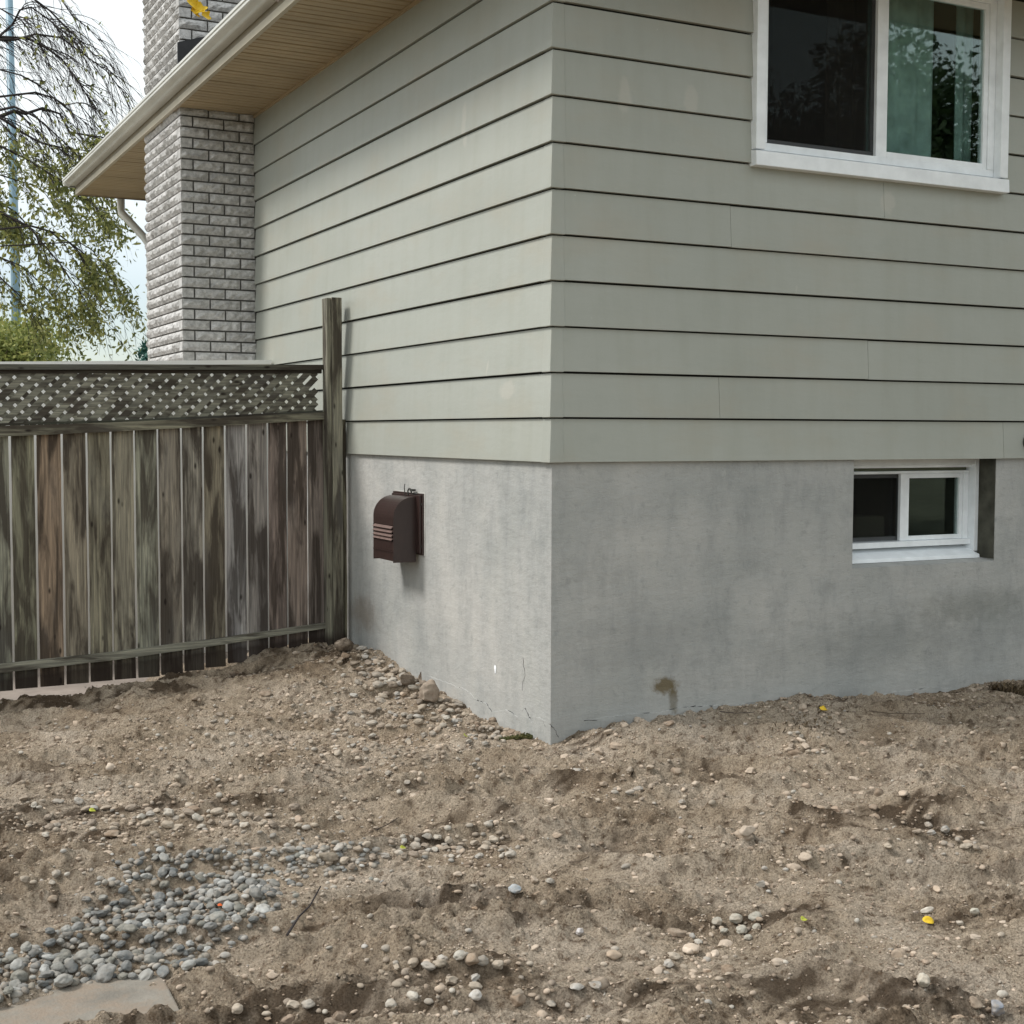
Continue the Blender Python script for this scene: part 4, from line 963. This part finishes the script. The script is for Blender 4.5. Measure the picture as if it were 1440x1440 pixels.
def dg(x, y, u, v_):
    d = .25+.5*np.clip(pn(x*1.7, y*1.7, 41)+.1, 0, 1)
    d = d+1.3*np.exp(-((x+.12)/.28)**2)*(y > .25)*(y < 2.6)+.5*np.exp(-((y+.1)/.3)**2)*(x > 0)
    d = d+.7*np.exp(-((y-.15)/.55)**2)*(x < -.3)
    for sx, sy, a, b, k, wh, _a, _b in spots: d = d+.7*np.exp(-((u-sx)/(a*1.2))**2-((v_-sy)/(b*1.6))**2)
    bare = np.exp(-((u-250)/260)**2-((v_-985)/32)**2)
    return np.clip(d*(1-.85*bare)*.5, .02, 1)
scatter(10500, 1, lambda r_, n, P: .0030+.0075*r_.random(n)**2.0+.005*(r_.random(n) < .08), dg, .12, STC+[(.48, .385, .30)]*7+[(.20, .15, .11)]*3, 5, 'gravel', 'small stones and grit strewn through the soil', 'gravel', False, extra_stuff, .45)
scatter(27000, 0, lambda r_, n, P: 0.0018+.0044*r_.random(n)**2, lambda x, y, u, v_: np.clip(.35+.6*pn(x*2.3, y*3.1, 44), .05, 1), .25, [(.46, .36, .275), (.37, .28, .205), (.52, .42, .33), (.13, .09, .06), (.58, .49, .41), (.20, .145, .10), (.42, .33, .25)], 6, 'soil_crumbs', 'crumbs of dry soil covering the whole yard', 'soil', True)

scatter(1000, 2, lambda r_, n, P: .007+.020*r_.random(n)**2.4, lambda x, y, u, v_: np.clip(.12+1.2*np.clip(pn(x*1.5, y*2.4, 47), 0, 1)+.9*np.exp(-((x+.12)/.25)**2)*(y > .25)+.6*np.exp(-((y+.12)/.2)**2)*(x > .1), .01, 1)*(1-.9*np.exp(-((x+1.85)/.6)**2-((y+1.15)/.45)**2)), .25, [(.44, .345, .26), (.48, .39, .305), (.34, .255, .19), (.52, .43, .345), (.22, .165, .12)], 9, 'soil_clods', 'lumps of broken soil scattered over the yard', 'soil', True)

# slab in the lower left corner
sa = np.array([gat(x, y) for x, y in ((-60, 1412), (228, 1371), (262, 1442), (-90, 1490))]); zt_ = float(sa[:, 2].max())+.002
m = MB(); n_ = len(sa); v = [(p[0], p[1], zt_-.07) for p in sa]+[(p[0], p[1], zt_) for p in sa]; m.hexa(v)
m.v = m.v; slab = m.build('paving_slab', SLABM, bevel=.006)
nt_ = SLABM.node_tree; b_ = nt_.nodes['Principled BSDF']; src_ = b_.inputs['Base Color'].links[0].from_socket; L(nt_, mix(nt_, ramp(nt_, noise(nt_, coords(nt_), 7, 8, .72), [(.44, 0.), (.6, .85)]), src_, (.25, .20, .155)), b_.inputs['Base Color']); tag(slab, 'flat concrete paving slab half buried in the lower left corner', 'slab')

# twigs, straws, leaves on the soil
def tw(name, pxs, rad, label, cat, mt, z=.012):
    P = [gat(x, y) for x, y in pxs]; m = MB(); Q = []
    for i, p in enumerate(P): Q.append((p[0], p[1], p[2]+z+(.03 if i == len(P)-1 else .012 if i else 0)))
    m.tube(Q, [rad*(1-.6*i/len(Q)) for i in range(len(Q))], 6); o = m.build(name, mt, smooth=True); tag(o, label, cat); return o
tw('twig', [(404, 1320), (420, 1300), (436, 1284), (451, 1264)], .0042, 'thin dark twig slanting up beside the pebble patch', 'twig', BARK)
tw('twig', [(1012, 1004), (1035, 1010), (1060, 1014)], .002, 'short dark twig on the soil near the right wall', 'twig', BARK)
tw('twig', [(1215, 1002), (1250, 1010), (1300, 1016)], .0022, 'long thin brown twig on the soil below the basement window', 'twig', BARK2)
tw('twig', [(800, 1217), (815, 1221), (828, 1222)], .0022, 'short stick right of the stones in the middle foreground', 'twig', BARK2)
tw('twig', [(528, 1172), (545, 1168), (560, 1165)], .002, 'short dark stick left of the stones in the middle foreground', 'twig', BARK)
YEL = simple('yellow_leaf', (.72, .48, .03), .5, .3, .12, 60); YGR = simple('yellow_green_leaf', (.42, .44, .06), .5, .3, .2, 60); ORG = simple('orange_scrap', (.75, .16, .05), .5, .3, .1, 60)
def leaf_geo(L_, W_, lob=0, curl=.25):
    o_ = []; n_ = 22
    for i in range(n_):
        t = 2*math.pi*i/n_; r0 = 1+lob*math.cos(5*t)
        o_.append((math.cos(t)*L_*r0, math.sin(t)*W_*r0))
    v = [(0, 0, 0)]+[(a*.5, b*.5, curl*(b*.5)**2/W_) for a, b in o_]+[(a, b, curl*b*b/W_+.1*curl*a*a/L_) for a, b in o_]
    f = [(0, 1+i, 1+(i+1) % n_) for i in range(n_)]+[(1+i, 1+n_+i, 1+n_+(i+1) % n_, 1+(i+1) % n_) for i in range(n_)]
    return v, f
def leaf_obj(px, py, L_, W_, mt, label, rot, lob=0, z=.020):
    p = gat(px, py); m = MB(); v, f = leaf_geo(L_, W_, lob, .5); m.add(v, f); o = m.build('fallen_leaf', mt, origin=(0, 0, 0), smooth=True)
    o.location = (p[0], p[1], p[2]+z); o.rotation_euler = rot; s_ = o.modifiers.new('t', 'SOLIDIFY'); s_.thickness = .0006; tag(o, label, 'leaf'); return o
leaf_obj(1305, 1301, .019, .013, YEL, 'bright yellow oval fallen leaf in the lower right soil', (.7, .2, -.4), z=.014)
leaf_obj(1158, 1003, .026, .015, YEL, 'yellow fallen leaf at the foot of the right foundation wall', (.6, .1, .2), .12)
leaf_obj(1130, 1302, .015, .010, YGR, 'pale yellow green leaf scrap left of the bright yellow leaf', (.4, .1, .5))
leaf_obj(655, 1041, .022, .012, YGR, 'yellow green weed leaf among the stones left of the house corner', (.5, .2, .9), .15)
leaf_obj(130, 1147, .014, .012, YGR, 'small yellow leaf on the soil at the far left', (.4, .2, .3))
leaf_obj(567, 1200, .016, .010, YGR, 'dull yellow leaf lying between the middle stone groups', (.4, .2, .6))
o = leaf_obj(310, 1286, .010, .007, ORG, 'tiny orange red scrap on top of the pebble patch', (.3, .2, .3), z=.03); o.name = 'orange_scrap'; o['category'] = 'scrap'
# weeds
def weed(name, px, py, n_, r0, h, mt, label, cat='weed', stem=True):
    p = gat(px, py); m = MB(); rr = random.Random(px)
    for _ in range(n_):
        a = rr.uniform(0, 6.28); d = r0*rr.random()**.6; x, y = p[0]+d*math.cos(a), p[1]-abs(d*math.sin(a)) if py > 0 else 0; hz = h*rr.uniform(.2, 1); b = rr.uniform(0, 6.28); w = rr.uniform(.002, .005)
        z = G(x, y); tx, ty = x+hz*.7*math.cos(b), y+hz*.7*math.sin(b)
        m.add([(x-w, y, z), (x+w, y+w, z), ((x+tx)/2+w*1.5, (y+ty)/2, z+hz*.7), (tx, ty, z+hz), ((x+tx)/2-w*1.5, (y+ty)/2-w, z+hz*.75)], [(0, 1, 2, 4), (4, 2, 3)])
    o = m.build(name, mt); tag(o, label, cat); return o
MOSS = m_leaf('moss_leaf', [(0, (.06, .065, .025)), (.6, (.12, .13, .045)), (1, (.2, .17, .07))], .2); ROOTM = m_leaf('dry_root', [(0, (.07, .05, .03)), (1, (.26, .19, .11))], .05)
weed('moss_tuft', 724, 1040, 420, .085, .022, MOSS, 'low mossy green tuft at the foot of the wall left of the house corner', 'moss')
weed('dead_root_clump', 1412, 974, 420, .12, .07, ROOTM, 'dark clump of dead roots against the foundation at the far right', 'root clump')
weed('dead_grass', 1125, 1010, 110, .30, .022, ROOTM, 'thin dead roots and straw on the heap below the right wall', 'dead grass')

# ================================================================== TREES AND POLE BEHIND
def leaves(P, size, mt, name, par, seed, droop=.5, asp=.42):
    r_ = np.random.default_rng(seed); n = len(P); P = np.asarray(P)
    d = r_.normal(size=(n, 3)); d[:, 2] -= droop; d /= np.linalg.norm(d, axis=1)[:, None]
    s = np.cross(d, r_.normal(size=(n, 3))); s /= np.linalg.norm(s, axis=1)[:, None]; nn = np.cross(d, s)
    sz = size*r_.uniform(.6, 1.25, n)[:, None]
    Vv = np.stack([P, P+d*sz*.5+s*sz*asp*.5+nn*sz*.08, P+d*sz, P+d*sz*.5-s*sz*asp*.5+nn*sz*.08], 1).reshape(-1, 3)
    F_ = np.arange(n*4).reshape(-1, 4); o = fast_mesh(name, Vv, F_, mt, None, smooth=False); put(o, par); tag(o, kind='stuff'); return o
L_OL = m_leaf('olive_leaf', [(0, (.10, .125, .04)), (.5, (.25, .27, .085)), (1, (.44, .43, .14))])
L_YG = m_leaf('yellow_green_leaf', [(0, (.14, .18, .05)), (.5, (.30, .34, .10)), (1, (.50, .50, .18))])
L_DK = m_leaf('dark_leaf', [(0, (.02, .04, .015)), (1, (.07, .11, .035))])
L_BL = m_leaf('spruce_needles', [(0, (.03, .10, .08)), (1, (.07, .19, .16))], .1)
L_MP = m_leaf('maple_yellow', [(0, (.65, .42, .02)), (1, (.80, .58, .06))], .4)

# drooping tree, trunk outside the left edge
TY = 12.0
dt_ = empty('weeping_tree', (-3.2, TY, -.3)); tag(dt_, 'tall weeping tree with bare purple twigs above and sparse olive leaves lower down', 'tree')
limbs = [([(-60, 70), (0, 50), (18, 34), (28, 14), (44, 10), (66, 26), (92, 46)], .030), ([(-60, 60), (0, 52), (40, 54), (66, 68), (86, 82), (108, 112), (126, 140)], .034), ([(-20, 56), (20, 56), (50, 48), (86, 53), (120, 78), (150, 100), (172, 128)], .028),
    ([(20, -30), (44, -4), (70, 15), (100, 45), (128, 72), (150, 95)], .024), ([(-60, 120), (0, 136), (50, 130), (76, 138), (92, 148), (110, 144), (132, 170)], .026), ([(-60, 170), (0, 164), (20, 156), (36, 160), (60, 152), (84, 160), (98, 186), (140, 192)], .046), ([(-30, 150), (8, 170), (30, 186), (60, 202), (100, 210), (128, 212)], .030),
    ([(20, 150), (50, 164), (75, 186), (96, 205)], .024), ([(-60, 30), (0, 12), (30, 28), (60, 70), (80, 110)], .02), ([(-60, 90), (0, 98), (30, 106), (55, 120), (90, 150), (120, 172)], .022), ([(60, -40), (80, -10), (100, 20), (125, 40), (150, 70)], .018), ([(-60, 200), (0, 205), (40, 225), (80, 250), (110, 275)], .022),
    ([(-60, 290), (0, 298), (30, 314), (80, 328), (110, 350), (136, 372)], .030), ([(-60, 270), (0, 284), (24, 300), (50, 330), (70, 370)], .024), ([(40, 318), (85, 372), (110, 408), (132, 440)], .018), ([(-60, 350), (0, 362), (30, 374), (60, 400), (90, 430)], .018), ([(-40, 380), (0, 390), (28, 416), (44, 440)], .022), ([(110, 340), (130, 352), (150, 380), (172, 420)], .012), ([(-60, 240), (0, 246), (50, 262), (90, 285)], .02)]
br = MB(); LP = []; r_ = random.Random(9); TRX = -3.2
def twigs(p, d, length, rad, depth):
    pts_ = [Vector(p)]; d = Vector(d).normalized(); n = 5
    for i in range(n):
        d = (d+Vector((r_.uniform(-.22, .22), r_.uniform(-.3, .3), -.20+r_.uniform(-.18, .16)))).normalized(); pts_.append(pts_[-1]+d*length/n)
        if depth > 0 and r_.random() < .8:
            side = Vector((r_.uniform(-.2, 1), r_.uniform(-.8, .8), r_.uniform(-.7, .55))); twigs(pts_[-1], (d+side*.9), length*r_.uniform(.4, .7), rad*.55, depth-1)
        q_ = pts_[-1]
        zl = 4.75+.25*math.sin(q_.x*5)
        pr_ = .22 if q_.z > zl else 1.0
        if q_.z > 5.1: pr_ = .03
        if r_.random() < pr_:
            for _ in range(r_.choice((0, 0, 1, 1, 2))): LP.append(np.array(q_)+np.array([r_.gauss(0, .05), r_.gauss(0, .05), r_.gauss(0, .05)]))
    br.tube(pts_, [rad*(1-.75*i/n) for i in range(n+1)], 4, False)
for pl, w in limbs:
    y0 = TY+r_.uniform(-.8, .8); P = []
    for i, (x, y) in enumerate(pl): P.append(at(x, y, 1, y0+i*r_.uniform(-.08, .1)))
    first = Vector(P[0]); root = Vector((TRX, TY, max(2.6, first.z*.72+.2))); full = [root, root.lerp(first, .5)+Vector((0, 0, .25)), ]+[Vector(p) for p in P]
    m_ = len(full); w *= .62; rad = [w*1.5, w*1.25]+[w*(1-.72*i/(m_-3)) for i in range(m_-2)]
    br.tube(full, rad, 6, False)
    for i in range(2, m_-1):
        a, b = full[i], full[i+1]; ln = (b-a).length; k = max(2, int(ln/.085))
        for j in range(k):
            p = a.lerp(b, (j+r_.random())/k); dr = (b-a).normalized()+Vector((r_.uniform(-.3, .9), r_.uniform(-.8, .8), r_.uniform(-.9, .6)))
            twigs(p, dr, r_.uniform(.3, .75), w*.24+.0028, 2 if r_.random() < .35 else 1)
    twigs(full[-1], full[-1]-full[-2], .5, w*.3+.003, 1)
o = br.build('branch', BARK, dt_); tag(o, kind='stuff')
m = MB(); m.tube([(TRX, TY, -.35), (TRX+.04, TY, 1.5), (TRX-.03, TY+.05, 3.2), (TRX+.05, TY, 5), (TRX, TY, 7), (TRX-.1, TY, 9)], [.30, .23, .20, .16, .1, .04], 12); m.build('trunk', BARK, dt_, smooth=True)
leaves(LP, .085, L_OL, 'foliage', dt_, 2, .9, .40)

# dense leafy tree low on the left
def crown_tree(name, label, c, rad, nleaf, size, mt, bark, seed, th=None, group=None, lumps=26, gap=.0):
    x, y, z0 = c[0], c[1], -.32; rt_ = empty(name, (x, y, z0)); tag(rt_, label, 'tree', group)
    r_ = np.random.default_rng(seed); m = MB(); zc = c[2]
    m.tube([(x, y, z0), (x+.05, y, z0+(zc-z0)*.4), (x-.04, y+.03, zc-.2*rad[2]), (x, y, zc+.7*rad[2])], [.13*rad[0], .1*rad[0], .075*rad[0], .02], 10); m.build('trunk', bark, rt_, smooth=True)
    LC = []; m = MB()
    for i in range(lumps):
        d = r_.normal(size=3); d /= np.linalg.norm(d); d[2] = abs(d[2])*.9-.35*(r_.random() < .5); p = np.array(c)+d*np.array(rad)*r_.uniform(.45, .85); rl = min(rad)*r_.uniform(.25, .48)
        LC.append((p, rl)); a = Vector((x, y, zc-.35*rad[2])); b = Vector(p); m.tube([a, a.lerp(b, .5)+Vector((0, 0, .1)), b], [.03*rad[0], .018*rad[0], .005], 5, False)
    o_ = m.build('branch', bark, rt_); tag(o_, kind='stuff'); P = []
    for _ in range(nleaf):
        p, rl = LC[r_.integers(lumps)]; d = r_.normal(size=3); d /= np.linalg.norm(d); P.append(p+d*rl*r_.random()**.45*np.array([1.15, 1.15, .8]))
    leaves(P, size, mt, 'crown', rt_, seed+1, .3, .5); return rt_
cA = at(5, 470, 1, 15.5)
crown_tree('leafy_tree', 'bushy yellow green tree rising just above the fence at the far left', (float(cA[0])-.25, 15.5, float(cA[2])-.55), (1.35, 1.3, 1.15), 15000, .085, L_YG, BARK2, 31, lumps=46)
# spruce tip beside the chimney
sp_ = at(203, 484, 1, 34.0); spx, spz = float(sp_[0])+.15, float(sp_[2]); spr = empty('spruce_tree', (spx, 34, -.32)); tag(spr, 'tip of a distant blue green spruce showing between fence top and chimney', 'tree')
m = MB(); m.tube([(spx, 34, -.32), (spx, 34, spz)], [.2, .01], 8); m.build('trunk', BARK2, spr)
P = []; r3_ = np.random.default_rng(4)
for k in range(22):
    z = spz-.10-k*.16; rr_ = .18+.085*k
    for a in np.linspace(0, 6.28, 9)[:-1]:
        a += k*.5; 
        for t in np.linspace(.1, 1, 16): P.append((spx+rr_*t*math.cos(a)+r3_.normal()*.03, 34+rr_*t*math.sin(a)+r3_.normal()*.03, z-.1*t*rr_+.18*t*t*rr_+r3_.normal()*.03))
leaves(P, .22, L_BL, 'crown', spr, 8, -.3, .3)
# steel pole
pp = at(19, 250, 1, 19.0); pq = at(19, 100, 1, 19.0)
m = MB(); m.tube([(pp[0], 19, -.32), (pp[0], 19, 4), (pp[0]-.02, 19, 9.5)], [.085, .075, .055], 14); pole = m.build('steel_pole', STEEL, smooth=True); tag(pole, 'slim blue grey steel pole standing behind the bare branches', 'pole')

# maple branch hanging into the top of the frame, its tree left of and behind the camera
mt_ = empty('maple_tree', (-5.6, -3.2, -.15)); tag(mt_, 'yellow maple with leaves hanging into the top of the picture near the chimney', 'tree')
m = MB(); m.tube([(-5.6, -3.2, -.15), (-5.55, -3.2, 1.5), (-5.4, -3.15, 3.2), (-5.2, -3.1, 4.6)], [.16, .13, .10, .03], 10); m.build('trunk', BARK2, mt_, smooth=True)
m = MB(); lp1 = at(278, -30, 1, -1.5); lp2 = at(390, -14, 1, -1.5)
m.tube([(-5.45, -3.15, 2.9), (-4.4, -2.6, 3.35), (-3.2, -1.9, 3.4), (float(lp1[0])-.2, -1.55, 3.15), (float(lp1[0])+.1, -1.5, 2.98), (float(lp2[0]), -1.5, 2.86)], [.04, .028, .018, .009, .006, .003], 7)
m.tube([(float(lp1[0])-.02, -1.52, 3.04), (float(lp1[0]), -1.5, 2.85), tuple(at(276, 2, 1, -1.5))], [.003, .002, .0012], 5); m.tube([(float(lp2[0]), -1.5, 2.86), tuple(at(390, -12, 1, -1.5))], [.002, .0012], 5)
m.build('branch', BARK2, mt_, smooth=True)
for (x, y, L_, W_, rx, ry, rz_, mtl) in ((270, 6, .021, .015, 1.35, .5, .35, YEL), (281, 14, .020, .016, 1.2, -.35, -.25, YEL), (289, 22, .018, .012, 1.45, .2, .5, YEL), (274, 18, .015, .010, 1.3, .6, .2, YEL), (390, -6, .012, .022, 1.5, 0, -.4, BARK2)):
    p = at(x, y, 1, -1.5); m = MB(); v, f = leaf_geo(L_, W_, .22, .6); m.add(v, f); o = m.build('leaf', mtl, None, origin=(0, 0, 0), smooth=True); o.location = tuple(p); o.rotation_euler = (rx, ry, rz_); put(o, mt_)
P = [(-5.4+random.gauss(0, .5), -3.2+random.gauss(0, .5), 4.4+random.gauss(0, .5)) for _ in range(500)]
leaves(P, .09, L_MP, 'crown', mt_, 12, .3, .8)

# trees across the yard that the window glass mirrors
crown_tree('yard_tree', 'dark full tree across the yard mirrored in the upper window', (9.5, -9.5, 4.4), (3.0, 2.6, 2.9), 30000, .12, L_DK, BARK2, 61)
crown_tree('yard_tree', 'second dark tree further right across the yard', (14.5, -6.0, 4.0), (2.8, 2.6, 2.8), 9000, .24, L_DK, BARK2, 71)
crown_tree('yard_tree', 'low dark bushy tree at the back of the yard mirrored in the basement glass', (12.5, -12.5, 2.2), (3.4, 2.4, 2.4), 9000, .24, L_DK, BARK2, 81)
